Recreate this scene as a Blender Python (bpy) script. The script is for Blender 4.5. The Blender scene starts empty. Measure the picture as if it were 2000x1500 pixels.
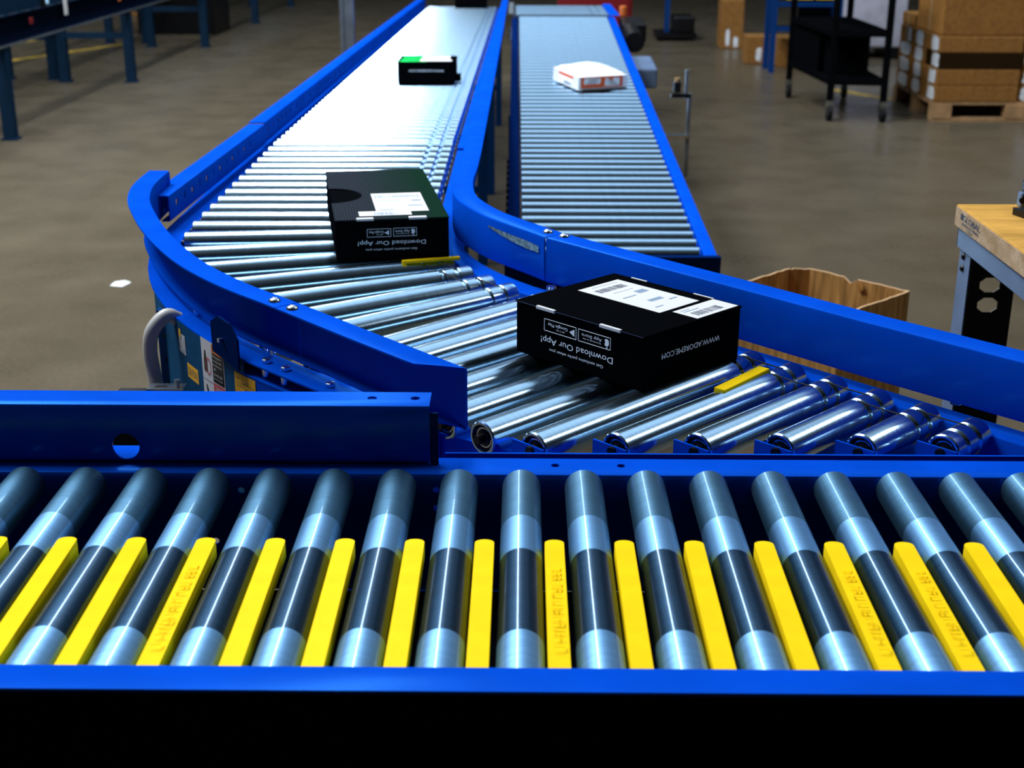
import bpy, bmesh, math, random
from mathutils import Matrix, Vector
random.seed(7)
PI = math.pi
SC = bpy.context.scene
COL = SC.collection

# ------------------------------------------------------------------ camera
cam_d = bpy.data.cameras.new('camera')
cam = bpy.data.objects.new('camera', cam_d); COL.objects.link(cam)
PITCH, YAW, ROLL = math.radians(19.8737), math.radians(0.4527), math.radians(0.1531)
fw = Vector((-math.sin(YAW)*math.cos(PITCH), math.cos(YAW)*math.cos(PITCH), -math.sin(PITCH)))
rt = Vector((math.cos(YAW), math.sin(YAW), 0)); up = rt.cross(fw)
r2 = math.cos(ROLL)*rt + math.sin(ROLL)*up; u2 = -math.sin(ROLL)*rt + math.cos(ROLL)*up
M = Matrix((( r2.x, u2.x, -fw.x, 0.0), (r2.y, u2.y, -fw.y, 0.0), (r2.z, u2.z, -fw.z, 1.44264), (0, 0, 0, 1)))
cam.matrix_world = M
cam_d.sensor_width = 36; cam_d.lens = 2640.08/2000*36
cam_d.clip_start = 0.05; cam_d.clip_end = 200
cam_d.dof.use_dof = True; cam_d.dof.focus_distance = 1.95; cam_d.dof.aperture_fstop = 7.0
SC.camera = cam

# ------------------------------------------------------------------ world, lamps, exposure
w = bpy.data.worlds.new('world'); SC.world = w; w.use_nodes = True
w.node_tree.nodes['Background'].inputs[0].default_value = (0.30, 0.42, 0.60, 1)
w.node_tree.nodes['Background'].inputs[1].default_value = 0.05
SC.view_settings.view_transform = 'Standard'; SC.view_settings.look = 'None'
SC.view_settings.exposure = 0.06; SC.view_settings.gamma = 1.0
SC.view_settings.use_curve_mapping = False

def strip(name, x, y, z, sx, sy, power, col=(0.93, 0.97, 1.0), up=False):
    l = bpy.data.lights.new(name, 'AREA'); l.shape = 'RECTANGLE'; l.size = sx; l.size_y = sy
    l.energy = power; l.color = col
    o = bpy.data.objects.new(name, l); o.location = (x, y, z)
    if up: o.rotation_euler = (PI, 0, 0)
    COL.objects.link(o); return o
# ceiling LED strips down the hall; the right one is added for roller highlights
strip('unseen_strip_lamp', -1.50, 9.5, 6.0, 0.5, 12.0, 470)
strip('unseen_strip_lamp', -3.6, 4.6, 6.0, 2.0, 5.0, 760)
strip('unseen_strip_lamp', 6.5, 5.5, 6.0, 1.2, 7.0, 230)
# added fill lamps, unseen, lighting the roof deck for the rollers to reflect
strip('roof_fill_lamp', -3.0, 9.4, 7.4, 20.0, 9.6, 1100, (0.80, 0.90, 1.0), True)
strip('roof_fill_lamp', -3.0, 23.0, 7.4, 20.0, 13.0, 170, (0.80, 0.90, 1.0), True)

# ------------------------------------------------------------------ materials
def mat(name, col, rough=0.5, metal=0.0, var=0.0, vscale=20.0, bump=0.0, bscale=200.0, stretch=(1, 1, 1),
        coat=0.0, spec=0.5, rvar=0.0, col2=None, detail=3.0, gloss=None):
    m = bpy.data.materials.new(name); m.use_nodes = True
    nt = m.node_tree; b = nt.nodes['Principled BSDF']
    b.inputs['Base Color'].default_value = (*col, 1); b.inputs['Roughness'].default_value = rough
    b.inputs['Metallic'].default_value = metal; b.inputs['Coat Weight'].default_value = coat
    b.inputs['Coat Roughness'].default_value = 0.12; b.inputs['Specular IOR Level'].default_value = spec
    if var or bump or rvar or col2:
        tc = nt.nodes.new('ShaderNodeTexCoord'); mp = nt.nodes.new('ShaderNodeMapping')
        mp.inputs['Scale'].default_value = stretch
        nt.links.new(tc.outputs['Object'], mp.inputs['Vector'])
        n = nt.nodes.new('ShaderNodeTexNoise'); n.inputs['Scale'].default_value = vscale; n.inputs['Detail'].default_value = detail
        nt.links.new(mp.outputs[0], n.inputs['Vector'])
        if var or col2:
            r = nt.nodes.new('ShaderNodeValToRGB')
            c1 = col2 if col2 else tuple(max(0, c*(1-var)) for c in col)
            c2 = col if col2 else tuple(min(1, c*(1+var)) for c in col)
            r.color_ramp.elements[0].position = 0.35; r.color_ramp.elements[1].position = 0.68
            r.color_ramp.elements[0].color = (*c1, 1); r.color_ramp.elements[1].color = (*c2, 1)
            nt.links.new(n.outputs['Fac'], r.inputs[0]); nt.links.new(r.outputs[0], b.inputs['Base Color'])
        if rvar:
            mr = nt.nodes.new('ShaderNodeMapRange'); mr.inputs[1].default_value = 0.3; mr.inputs[2].default_value = 0.7
            mr.inputs[3].default_value = max(0.02, rough-rvar); mr.inputs[4].default_value = rough+rvar
            nt.links.new(n.outputs['Fac'], mr.inputs[0]); nt.links.new(mr.outputs[0], b.inputs['Roughness'])
        if bump:
            n2 = nt.nodes.new('ShaderNodeTexNoise'); n2.inputs['Scale'].default_value = bscale
            nt.links.new(mp.outputs[0], n2.inputs['Vector'])
            bp = nt.nodes.new('ShaderNodeBump'); bp.inputs['Strength'].default_value = bump; bp.inputs['Distance'].default_value = 0.002
            nt.links.new(n2.outputs['Fac'], bp.inputs['Height']); nt.links.new(bp.outputs[0], b.inputs['Normal'])
    if gloss is not None:
        # saturated finish: matt colour with a thin sheen that carries the colour (fac, sheen colour)
        d = nt.nodes.new('ShaderNodeBsdfDiffuse'); g = nt.nodes.new('ShaderNodeBsdfGlossy'); mxs = nt.nodes.new('ShaderNodeMixShader')
        d.inputs['Color'].default_value = (*col, 1); g.inputs['Color'].default_value = (*gloss[1], 1); g.inputs['Roughness'].default_value = rough
        mxs.inputs[0].default_value = gloss[0]
        for src, dst in (('Base Color', d.inputs['Color']), ('Normal', d.inputs['Normal']), ('Normal', g.inputs['Normal'])):
            if b.inputs[src].is_linked: nt.links.new(b.inputs[src].links[0].from_socket, dst)
        nt.links.new(d.outputs[0], mxs.inputs[1]); nt.links.new(g.outputs[0], mxs.inputs[2])
        nt.links.new(mxs.outputs[0], nt.nodes['Material Output'].inputs['Surface']); nt.nodes.remove(b)
    return m

BLUE = mat('blue_powder_coat', (0.001, 0.060, 0.52), 0.24, var=0.10, vscale=9, bump=0.02, bscale=500, gloss=(0.05, (0.06, 0.34, 1.0)))
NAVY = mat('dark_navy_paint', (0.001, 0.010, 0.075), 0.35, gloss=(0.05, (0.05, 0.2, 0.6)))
DEEP = mat('shade_and_black_paint', (0.0012, 0.0014, 0.003), 0.5, gloss=(0.01, (0.3, 0.3, 0.5)))  # near-black: painted shade on the front conveyor, plain black on the rack
STEEL = mat('galvanised_roller_steel', (0.46, 0.67, 0.86), 0.19, 1.0, var=0.06, vscale=10, stretch=(40, 1, 1), rvar=0.03)
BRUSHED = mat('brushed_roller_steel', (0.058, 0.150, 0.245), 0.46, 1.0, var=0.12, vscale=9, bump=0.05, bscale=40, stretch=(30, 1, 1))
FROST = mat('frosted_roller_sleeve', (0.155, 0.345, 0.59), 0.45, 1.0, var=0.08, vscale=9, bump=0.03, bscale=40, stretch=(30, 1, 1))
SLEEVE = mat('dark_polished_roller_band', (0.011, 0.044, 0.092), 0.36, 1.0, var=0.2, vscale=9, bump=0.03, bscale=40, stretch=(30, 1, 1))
def add_gloss(m, fac, rough, col):
    """thin polished skin over the brushed metal"""
    nt = m.node_tree; b = nt.nodes['Principled BSDF']; g = nt.nodes.new('ShaderNodeBsdfGlossy'); x = nt.nodes.new('ShaderNodeMixShader')
    g.inputs['Color'].default_value = (*col, 1); g.inputs['Roughness'].default_value = rough; x.inputs[0].default_value = fac
    nt.links.new(b.outputs[0], x.inputs[1]); nt.links.new(g.outputs[0], x.inputs[2]); nt.links.new(x.outputs[0], nt.nodes['Material Output'].inputs['Surface'])
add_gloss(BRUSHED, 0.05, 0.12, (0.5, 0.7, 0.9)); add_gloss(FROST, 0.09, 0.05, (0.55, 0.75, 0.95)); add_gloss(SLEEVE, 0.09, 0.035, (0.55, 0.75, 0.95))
ZINC = mat('zinc_plate', (0.62, 0.70, 0.76), 0.22, 1.0)
BLACK = mat('black_plastic', (0.004, 0.004, 0.005), 0.35, spec=0.3)
RUBBER = mat('black_rubber', (0.006, 0.006, 0.007), 0.6, spec=0.2)
YEL = mat('yellow_plastic', (0.90, 0.60, 0.008), 0.35, var=0.06, vscale=22, gloss=(0.04, (1.0, 0.75, 0.1)))
CARTB = mat('black_printed_card', (0.0012, 0.0013, 0.0018), 0.5, gloss=(0.0012, (0.6, 0.8, 1.0)))
PAPER = mat('white_label_paper', (0.60, 0.61, 0.63), 0.6, gloss=(0.0, (1, 1, 1)))
INKW = mat('white_print', (0.88, 0.94, 1.0), 0.6)
INKB = mat('dark_print', (0.03, 0.05, 0.09), 0.6)
INKG = mat('grey_blue_print', (0.16, 0.24, 0.36), 0.6)
BROWN = mat('brown_corrugated_card', (0.25, 0.115, 0.030), 0.6, var=0.16, vscale=30, gloss=(0.02, (1, 0.8, 0.6)))
BROWNIN = mat('brown_card_inside', (0.36, 0.19, 0.06), 0.6, var=0.35, vscale=14, stretch=(6, 6, 0.5), gloss=(0.02, (1, 0.8, 0.6)))
RIM = mat('pale_torn_card_edge', (0.62, 0.40, 0.22), 0.8, gloss=(0.0, (1, 1, 1)))
TAPE = mat('brown_packing_tape', (0.34, 0.20, 0.085), 0.3, spec=0.5)
GREEN = mat('green_print', (0.012, 0.40, 0.08), 0.5, var=0.35, vscale=14, gloss=(0.0, (1, 1, 1)))
WHITE = mat('white_film', (0.80, 0.83, 0.88), 0.45)
ORANGE = mat('orange_print', (0.75, 0.10, 0.01), 0.5)
RED = mat('red_plastic', (0.16, 0.004, 0.006), 0.45)
REDLAB = mat('danger_red_print', (0.50, 0.05, 0.06), 0.5)
ORLAB = mat('warning_orange_print', (0.62, 0.15, 0.02), 0.5)
YELLAB = mat('yellow_sticker', (0.80, 0.42, 0.015), 0.5)
GREYST = mat('grey_painted_steel', (0.10, 0.15, 0.25), 0.4, var=0.1, vscale=10, spec=0.3)
GALV = mat('galvanised_post_steel', (0.30, 0.36, 0.42), 0.38, 0.85, var=0.15, vscale=14)
WOOD = mat('shop_top_wood', (0.50, 0.27, 0.060), 0.4, var=0.22, vscale=5, stretch=(1.2, 5, 5), bump=0.1, bscale=140, gloss=(0.03, (1, 0.8, 0.5)))
WOODE = mat('shop_top_edge', (0.46, 0.34, 0.22), 0.6, col2=(0.30, 0.19, 0.09), vscale=26, bump=0.5, bscale=320)
HOSE = mat('grey_conduit', (0.48, 0.47, 0.46), 0.45)
RACKBLUE = mat('rack_blue_paint', (0.002, 0.03, 0.15), 0.45, gloss=(0.06, (0.15, 0.4, 0.8)))
FARNAVY = mat('far_dark_navy_paint', (0.0015, 0.004, 0.014), 0.5, gloss=(0.02, (0.3, 0.5, 0.9)))
FARLEG = mat('far_stand_paint', (0.004, 0.018, 0.042), 0.5, gloss=(0.04, (0.3, 0.5, 0.8)))
TEAL = mat('panel_teal_blue_paint', (0.010, 0.065, 0.16), 0.4, var=0.2, vscale=12, gloss=(0.05, (0.3, 0.6, 0.9)))
LEGBLUE = mat('stand_blue_paint', (0.003, 0.035, 0.13), 0.4, gloss=(0.06, (0.15, 0.4, 0.8)))
PALLET = mat('pallet_wood', (0.36, 0.21, 0.095), 0.75, var=0.2, vscale=14)
FLOORTAPE = mat('yellow_floor_tape', (0.42, 0.27, 0.03), 0.5, var=0.4, vscale=8)
SCUFF = mat('bare_scuffed_metal', (0.35, 0.55, 0.65), 0.4, 0.7, var=0.5, vscale=120)

def floor_mat():
    m = bpy.data.materials.new('polished_concrete'); m.use_nodes = True
    nt = m.node_tree; b = nt.nodes['Principled BSDF']
    tc = nt.nodes.new('ShaderNodeTexCoord')
    def noise(scale, det, st=(1, 1, 1)):
        mp = nt.nodes.new('ShaderNodeMapping'); mp.inputs['Scale'].default_value = st
        nt.links.new(tc.outputs['Object'], mp.inputs['Vector'])
        n = nt.nodes.new('ShaderNodeTexNoise'); n.inputs['Scale'].default_value = scale; n.inputs['Detail'].default_value = det
        nt.links.new(mp.outputs[0], n.inputs['Vector']); return n
    n1 = noise(0.55, 6, (1, 0.6, 1)); n2 = noise(60, 4); n3 = noise(3.0, 5)
    r = nt.nodes.new('ShaderNodeValToRGB')
    e = r.color_ramp.elements
    e[0].position = 0.32; e[0].color = (0.074, 0.059, 0.038, 1); e[1].position = 0.7; e[1].color = (0.096, 0.079, 0.054, 1)
    nt.links.new(n1.outputs['Fac'], r.inputs[0])
    mx = nt.nodes.new('ShaderNodeMixRGB'); mx.blend_type = 'OVERLAY'; mx.inputs[0].default_value = 0.28
    nt.links.new(r.outputs[0], mx.inputs[1]); nt.links.new(n2.outputs['Fac'], mx.inputs[2])
    mx2 = nt.nodes.new('ShaderNodeMixRGB'); mx2.blend_type = 'OVERLAY'; mx2.inputs[0].default_value = 0.25
    nt.links.new(mx.outputs[0], mx2.inputs[1]); nt.links.new(n3.outputs['Fac'], mx2.inputs[2])
    nt.links.new(mx2.outputs[0], b.inputs['Base Color'])
    mr = nt.nodes.new('ShaderNodeMapRange'); mr.inputs[1].default_value = 0.3; mr.inputs[2].default_value = 0.7
    mr.inputs[3].default_value = 0.22; mr.inputs[4].default_value = 0.36
    nt.links.new(n3.outputs['Fac'], mr.inputs[0]); nt.links.new(mr.outputs[0], b.inputs['Roughness'])
    b.inputs['Specular IOR Level'].default_value = 0.10
    return m
FLOOR = floor_mat()

def ribbed_card():
    m = bpy.data.materials.new('ribbed_black_card'); m.use_nodes = True
    nt = m.node_tree; b = nt.nodes['Principled BSDF']
    tc = nt.nodes.new('ShaderNodeTexCoord')
    wv = nt.nodes.new('ShaderNodeTexWave'); wv.inputs['Scale'].default_value = 55; wv.bands_direction = 'X'; wv.inputs['Distortion'].default_value = 1.2
    nt.links.new(tc.outputs['Object'], wv.inputs['Vector'])
    r = nt.nodes.new('ShaderNodeValToRGB')
    r.color_ramp.elements[0].color = (0.014, 0.018, 0.025, 1); r.color_ramp.elements[1].color = (0.024, 0.030, 0.040, 1)
    nt.links.new(wv.outputs['Fac'], r.inputs[0])
    sx = nt.nodes.new('ShaderNodeSeparateXYZ'); nt.links.new(tc.outputs['Object'], sx.inputs[0])
    mr = nt.nodes.new('ShaderNodeMapRange'); mr.inputs[1].default_value = -0.05; mr.inputs[2].default_value = 0.09
    nt.links.new(sx.outputs[0], mr.inputs[0])
    mx = nt.nodes.new('ShaderNodeMixRGB'); mx.inputs[2].default_value = (0.006, 0.022, 0.014, 1)
    nt.links.new(mr.outputs[0], mx.inputs[0]); nt.links.new(r.outputs[0], mx.inputs[1]); nt.links.new(mx.outputs[0], b.inputs['Base Color'])
    bp = nt.nodes.new('ShaderNodeBump'); bp.inputs['Strength'].default_value = 0.25; bp.inputs['Distance'].default_value = 0.001
    nt.links.new(wv.outputs['Fac'], bp.inputs['Height'])
    d = nt.nodes.new('ShaderNodeBsdfDiffuse'); nt.links.new(mx.outputs[0], d.inputs['Color']); nt.links.new(bp.outputs[0], d.inputs['Normal'])
    nt.links.new(d.outputs[0], nt.nodes['Material Output'].inputs['Surface']); nt.nodes.remove(b)
    return m
RIBBED = ribbed_card()

# ------------------------------------------------------------------ mesh helpers
def bm_new(): return bmesh.new()

def box(bm, c, s, rot=None):
    """box of size s centred on c; rot = Matrix applied about c"""
    m = Matrix.Translation(c)
    if rot is not None: m = m @ rot.to_4x4()
    m = m @ Matrix.Diagonal((s[0], s[1], s[2], 1))
    bmesh.ops.create_cube(bm, size=1, matrix=m); return bm

def box2(bm, a, b):
    return box(bm, [(a[i]+b[i])/2 for i in range(3)], [abs(b[i]-a[i]) for i in range(3)])

def cyl(bm, p, q, r, n=16, r2=None):
    p, q = Vector(p), Vector(q); d = q-p
    m = Matrix.Translation((p+q)/2) @ d.to_track_quat('Z', 'Y').to_matrix().to_4x4()
    bmesh.ops.create_cone(bm, cap_ends=True, segments=n, radius1=r, radius2=r if r2 is None else r2, depth=d.length, matrix=m); return bm

def lathe(bm, prof, n=24):
    """prof = [(x, r)] turned about the X axis"""
    rings = []
    for x, r in prof:
        if r < 1e-6: rings.append([bm.verts.new((x, 0, 0))])
        else: rings.append([bm.verts.new((x, r*math.cos(2*PI*k/n), r*math.sin(2*PI*k/n))) for k in range(n)])
    for a, b in zip(rings, rings[1:]):
        for k in range(n):
            k2 = (k+1) % n
            if len(a) == 1 and len(b) == 1: continue
            if len(a) == 1: bm.faces.new((a[0], b[k], b[k2]))
            elif len(b) == 1: bm.faces.new((a[k], b[0], a[k2]))
            else: bm.faces.new((a[k], b[k], b[k2], a[k2]))
    return bm

def prism(bm, pts, z0, z1):
    a = [bm.verts.new((x, y, z0)) for x, y in pts]; b = [bm.verts.new((x, y, z1)) for x, y in pts]
    bm.faces.new(a[::-1]); bm.faces.new(b); n = len(pts)
    for k in range(n): bm.faces.new((a[k], a[(k+1) % n], b[(k+1) % n], b[k]))
    return bm

def sweep(bm, path, prof, fs=None, fz=None):
    """closed profile [(offset to the left of travel, z)] swept along a flat path; fs scales the flange offset, fz lifts z"""
    n = len(path); P = [Vector((p[0], p[1])) for p in path]; st = []
    for i in range(n):
        a = (P[i]-P[i-1]).normalized() if i else (P[1]-P[0]).normalized()
        b = (P[i+1]-P[i]).normalized() if i < n-1 else a
        t = (a+b).normalized(); k = 1/max(0.5, t.dot(a)); nrm = Vector((-t.y, t.x))*k
        s = fs[i] if fs else 1.0; dz = fz[i] if fz else 0.0
        st.append([bm.verts.new((P[i].x+nrm.x*(o*s if o > 0.005 else o), P[i].y+nrm.y*(o*s if o > 0.005 else o), z+dz)) for o, z in prof])
    m = len(prof)
    for a, b in zip(st, st[1:]):
        for k in range(m): bm.faces.new((a[k], b[k], b[(k+1) % m], a[(k+1) % m]))
    bm.faces.new(st[0][::-1]); bm.faces.new(st[-1])
    return bm

def cprof(L, z0, z1, t=0.003, r=0.004, Lb=None):
    Lb = L if Lb is None else Lb
    p = [(0, z0+r), (r*0.3, z0+r*0.3), (r, z0), (Lb, z0), (Lb, z0+t), (t, z0+t), (t, z1-t), (L, z1-t), (L, z1), (r, z1), (r*0.3, z1-r*0.3), (0, z1-r)]
    return p
def rprof(o0, o1, z0, z1): return [(o0, z0), (o1, z0), (o1, z1), (o0, z1)]

def smooth_path(pts, n=6):
    out = []
    P = [Vector(p) for p in pts]
    for i in range(len(P)-1):
        p0 = P[i-1] if i else P[0]*2-P[1]; p1 = P[i]; p2 = P[i+1]; p3 = P[i+2] if i+2 < len(P) else P[-1]*2-P[-2]
        for k in range(n):
            t = k/n
            out.append(tuple(0.5*((2*p1)+(p2-p0)*t+(2*p0-5*p1+4*p2-p3)*t*t+(3*p1-p0-3*p2+p3)*t**3)))
    out.append(tuple(P[-1])); return out

def tube(bm, pts, r, n=10):
    P = [Vector(p) for p in pts]; rings = []
    nrm = None
    for i, p in enumerate(P):
        t = (P[min(i+1, len(P)-1)]-P[max(i-1, 0)]).normalized()
        if nrm is None: nrm = t.orthogonal().normalized()
        nrm = (nrm-t*nrm.dot(t)).normalized(); b = t.cross(nrm)
        rings.append([bm.verts.new(p+r*(math.cos(2*PI*k/n)*nrm+math.sin(2*PI*k/n)*b)) for k in range(n)])
    for a, b in zip(rings, rings[1:]):
        for k in range(n): bm.faces.new((a[k], a[(k+1) % n], b[(k+1) % n], b[k]))
    bm.faces.new(rings[0][::-1]); bm.faces.new(rings[-1]); return bm

def bevel(bm, w, seg=2, ang=30):
    es = [e for e in bm.edges if len(e.link_faces) == 2 and e.calc_face_angle(0) > math.radians(ang)]
    bmesh.ops.bevel(bm, geom=es, offset=w, segments=seg, affect='EDGES', profile=0.5); return bm

def to_mesh(name, bm, m, smooth=None):
    bmesh.ops.recalc_face_normals(bm, faces=bm.faces)
    me = bpy.data.meshes.new(name); bm.to_mesh(me); bm.free()
    if m: me.materials.append(m)
    if smooth is not None:
        me.shade_smooth(); me.set_sharp_from_angle(angle=math.radians(smooth))
    return me

def link(name, me, parent=None, mw=None, label=None, stuff=False):
    """object with mesh data in its own frame; mw = matrix relative to the parent"""
    o = bpy.data.objects.new(name, me); COL.objects.link(o)
    if parent: o.parent = parent
    if mw is not None: o.matrix_local = mw
    if label: o['label'] = label
    if stuff: o['kind'] = 'stuff'
    return o

def world_of(o):
    m = o.matrix_basis.copy()
    while o.parent: o = o.parent; m = o.matrix_basis @ m
    return m

def part(name, bm, m, parent, smooth=None, local=False, label=None, mw=None, stuff=False):
    """mesh given in world coordinates (or the parent's, local=True) hung under parent"""
    if not local: bmesh.ops.transform(bm, matrix=world_of(parent).inverted(), verts=bm.verts)
    return link(name, to_mesh(name, bm, m, smooth), parent, mw, label, stuff)

def thing(name, label, cat, loc=(0, 0, 0), rotz=0, group=None, rotx=0):
    o = bpy.data.objects.new(name, None); COL.objects.link(o); o.empty_display_size = 0.05
    o.location = loc; o.rotation_euler = (rotx, 0, rotz)
    o.matrix_basis = Matrix.LocRotScale(Vector(loc), Matrix.Rotation(rotz, 3, 'Z') @ Matrix.Rotation(rotx, 3, 'X'), None)
    o['label'] = label; o['category'] = cat
    if group: o['group'] = group
    return o

def copy_tree(o, parent=None):
    c = o.copy(); COL.objects.link(c)
    if parent: c.parent = parent; c.matrix_parent_inverse = o.matrix_parent_inverse.copy()
    for ch in list(o.children): copy_tree(ch, c)
    return c

def cut(ob, cutter_bm):
    """real holes: boolean the cutter out of ob's mesh"""
    me = bpy.data.meshes.new('cutter'); bmesh.ops.recalc_face_normals(cutter_bm, faces=cutter_bm.faces); cutter_bm.to_mesh(me); cutter_bm.free()
    c = bpy.data.objects.new('cutter', me); COL.objects.link(c); c.matrix_basis = world_of(ob)
    md = ob.modifiers.new('b', 'BOOLEAN'); md.operation = 'DIFFERENCE'; md.object = c; md.solver = 'EXACT'
    dg = bpy.context.evaluated_depsgraph_get(); dg.update()
    new = bpy.data.meshes.new_from_object(ob.evaluated_get(dg))
    ob.modifiers.clear(); old = ob.data; ob.data = new
    bpy.data.objects.remove(c); bpy.data.meshes.remove(me); bpy.data.meshes.remove(old)
    return ob

_txt = {}
def text_bm(s, h, width=None, thick=0.0002, bold=0.0):
    """lettering in the XY plane centred on 0, cap height about h, squeezed to width"""
    cu = bpy.data.curves.new('t', 'FONT'); cu.body = s; cu.size = 1.0; cu.align_x = 'CENTER'; cu.align_y = 'CENTER'; cu.resolution_u = 2
    cu.offset = bold
    o = bpy.data.objects.new('t', cu); COL.objects.link(o)
    dg = bpy.context.evaluated_depsgraph_get(); dg.update()
    me = bpy.data.meshes.new_from_object(o.evaluated_get(dg))
    bm = bmesh.new(); bm.from_mesh(me)
    bpy.data.objects.remove(o); bpy.data.curves.remove(cu); bpy.data.meshes.remove(me)
    xs = [v.co.x for v in bm.verts]; ys = [v.co.y for v in bm.verts]
    cx, cy = (min(xs)+max(xs))/2, (min(ys)+max(ys))/2; wx = max(xs)-min(xs)
    sy = h/0.70; sx = sy if width is None else width/wx
    for v in bm.verts: v.co = ((v.co.x-cx)*sx, (v.co.y-cy)*sy, thick)
    return bm

def xf(bm, m): bmesh.ops.transform(bm, matrix=m, verts=bm.verts); return bm
RX90 = Matrix.Rotation(PI/2, 4, 'X')      # XY lettering -> stands up, faces -Y
def T(x, y, z): return Matrix.Translation((x, y, z))
def RZ(a): return Matrix.Rotation(a, 4, 'Z')

def merge(dst, src):
    me = bpy.data.meshes.new('tmp'); src.to_mesh(me); src.free(); dst.from_mesh(me); bpy.data.meshes.remove(me); return dst

# ------------------------------------------------------------------ setting: the hall
def struct(name, bm, m):
    o = link(name, to_mesh(name, bm, m)); o['kind'] = 'structure'; return o
struct('floor', box2(bm_new(), (-16, -9, -0.12), (16, 42, 0)), FLOOR)
WALLM = mat('hall_wall_paint', (0.14, 0.15, 0.16), 0.8)
ROOFM = mat('roof_deck_paint', (0.60, 0.68, 0.76), 0.8, var=0.3, vscale=0.8)
DARKW = mat('dark_wall_paint', (0.02, 0.022, 0.026), 0.9)
struct('wall_left', box2(bm_new(), (-16.2, -9, -0.12), (-16, 42, 9)), WALLM)
struct('wall_right', box2(bm_new(), (16, -9, -0.12), (16.2, 42, 9)), WALLM)
struct('wall_back', box2(bm_new(), (-16.2, 42, -0.12), (16.2, 42.2, 9)), WALLM)
struct('wall_front', box2(bm_new(), (-16.2, -9.2, -0.12), (16.2, -9, 9)), DARKW)
struct('ceiling', box2(bm_new(), (-16.2, -9.2, 9), (16.2, 42.2, 9.2)), ROOFM)
# painted lines worn into the floor
for i, (x0, y0, x1, y1, wd) in enumerate([(-5.75, 13.2, -5.05, 14.7, 0.10), (-4.75, 12.6, -4.05, 14.3, 0.10), (2.46, 10.9, 2.78, 10.35, 0.09)]):
    d = Vector((x1-x0, y1-y0, 0)); a = math.atan2(d.y, d.x)
    struct('trim_%d' % (i+1), box(bm_new(), ((x0+x1)/2, (y0+y1)/2, 0.0008), (d.length, wd, 0.0016), Matrix.Rotation(a, 3, 'Z')), FLOORTAPE)

# ------------------------------------------------------------------ rollers
R = 0.024
def roller_mesh(L, grooves=(), name='roller', r=R, n=24):
    p = [(0.006, 0.0), (0.006, 0.0185), (0.0, 0.0195), (0.0, r-0.0016), (0.0018, r)]
    for g in grooves: p += [(g-0.0052, r), (g-0.0036, r-0.0012), (g-0.0016, r-0.004), (g+0.0016, r-0.004), (g+0.0036, r-0.0012), (g+0.0052, r)]
    p += [(L-0.0018, r), (L, r-0.0016), (L, 0.0195), (L-0.006, 0.0185), (L-0.006, 0.0)]
    return to_mesh(name, lathe(bm_new(), p, n), STEEL, 35)
CAP = to_mesh('end_cap', lathe(bm_new(), [(0.004, 0.0185), (0.0035, 0.016), (0.0055, 0.0155), (0.0055, 0.012), (0.002, 0.0115), (0.001, 0.007), (-0.010, 0.0065), (-0.010, 0.0)], 20), BLACK, 35)
CAPRING = to_mesh('bearing_ring', lathe(bm_new(), [(0.0056, 0.0150), (0.0040, 0.0146), (0.0040, 0.0126), (0.0056, 0.0122)], 20), ZINC, 35)
def put_roller(me, parent, p, ang=0.0, cap=False, z=None, tilt=0.0):
    o = link('roller', me, parent, Matrix.Translation(p) @ RZ(ang))
    if cap:
        c = link('end_cap', CAP, o); link('bearing_ring', CAPRING, o)
    return o

# ------------------------------------------------------------------ A: front roller conveyor (rollers point away from the camera)
ZA = 0.742; PA = 0.0782
A = thing('roller_conveyor', 'blue framed roller conveyor across the foreground with yellow bars between its rollers', 'conveyor', (0, 1.34, 0))
XL, XR = -1.25, 1.25
fr = part('side_rail', sweep(bm_new(), [(XR, 1.0786), (XL, 1.0786)], cprof(0.0433, 0.590, 0.778, 0.003, 0.005)), BLUE, A, 40)
# added near-black plate, standing in for shade on the front rail face
part('shade_plate', box2(bm_new(), (XL, 1.0345, 0.40), (XR, 1.0365, 0.7745)), DEEP, A, label='black plate standing in for the shade under the front rail')
bk = part('side_rail', sweep(bm_new(), [(XL, 1.561), (XR, 1.561)], cprof(0.050, 0.590, 0.758, 0.003, 0.007)), BLUE, A, 40)
cb = bm_new()
for x in (0.043, 0.127, 0.74, 0.90): cyl(cb, (x, 1.589-1.34, 0.70), (x, 1.589-1.34, 0.80), 0.0055, 14)
holes = [(-0.578, 0.735), (-0.355, 0.733), (-0.231, 0.735), (-0.61, 0.665), (-0.502, 0.665), (-0.392, 0.662), (-0.345, 0.70), (-0.108, 0.735), (-0.108, 0.71), (0.53, 0.66), (0.42, 0.66), (0.16, 0.70)]
for x, z in holes: cyl(cb, (x, 1.55-1.34, z), (x, 1.59-1.34, z), 0.0045, 12)
cut(bk, cb)
part('shade_pan', box2(bm_new(), (XL, 1.082, 0.588), (XR, 1.56, 0.592)), DEEP, A)  # added black sheet for the shade seen between the rollers
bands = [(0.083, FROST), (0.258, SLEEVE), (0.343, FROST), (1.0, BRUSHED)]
def banded_roller():
    b = bm_new(); p = [(0.006, 0.0), (0.006, 0.0185), (0.0, 0.0195), (0.0, R-0.0016), (0.0018, R)]
    for x, _ in bands[:-1]: p.append((x, R))
    p += [(0.4742, R), (0.476, R-0.0016), (0.476, 0.0195), (0.470, 0.0185), (0.470, 0.0)]
    lathe(b, p, 32)
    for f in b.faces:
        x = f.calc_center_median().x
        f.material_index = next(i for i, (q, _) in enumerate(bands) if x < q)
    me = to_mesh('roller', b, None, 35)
    for _, m_ in bands: me.materials.append(m_)
    return me
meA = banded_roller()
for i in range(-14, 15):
    o = link('roller', meA, A, T(i*PA, 1.0825-1.34, ZA) @ RZ(PI/2))
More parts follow.
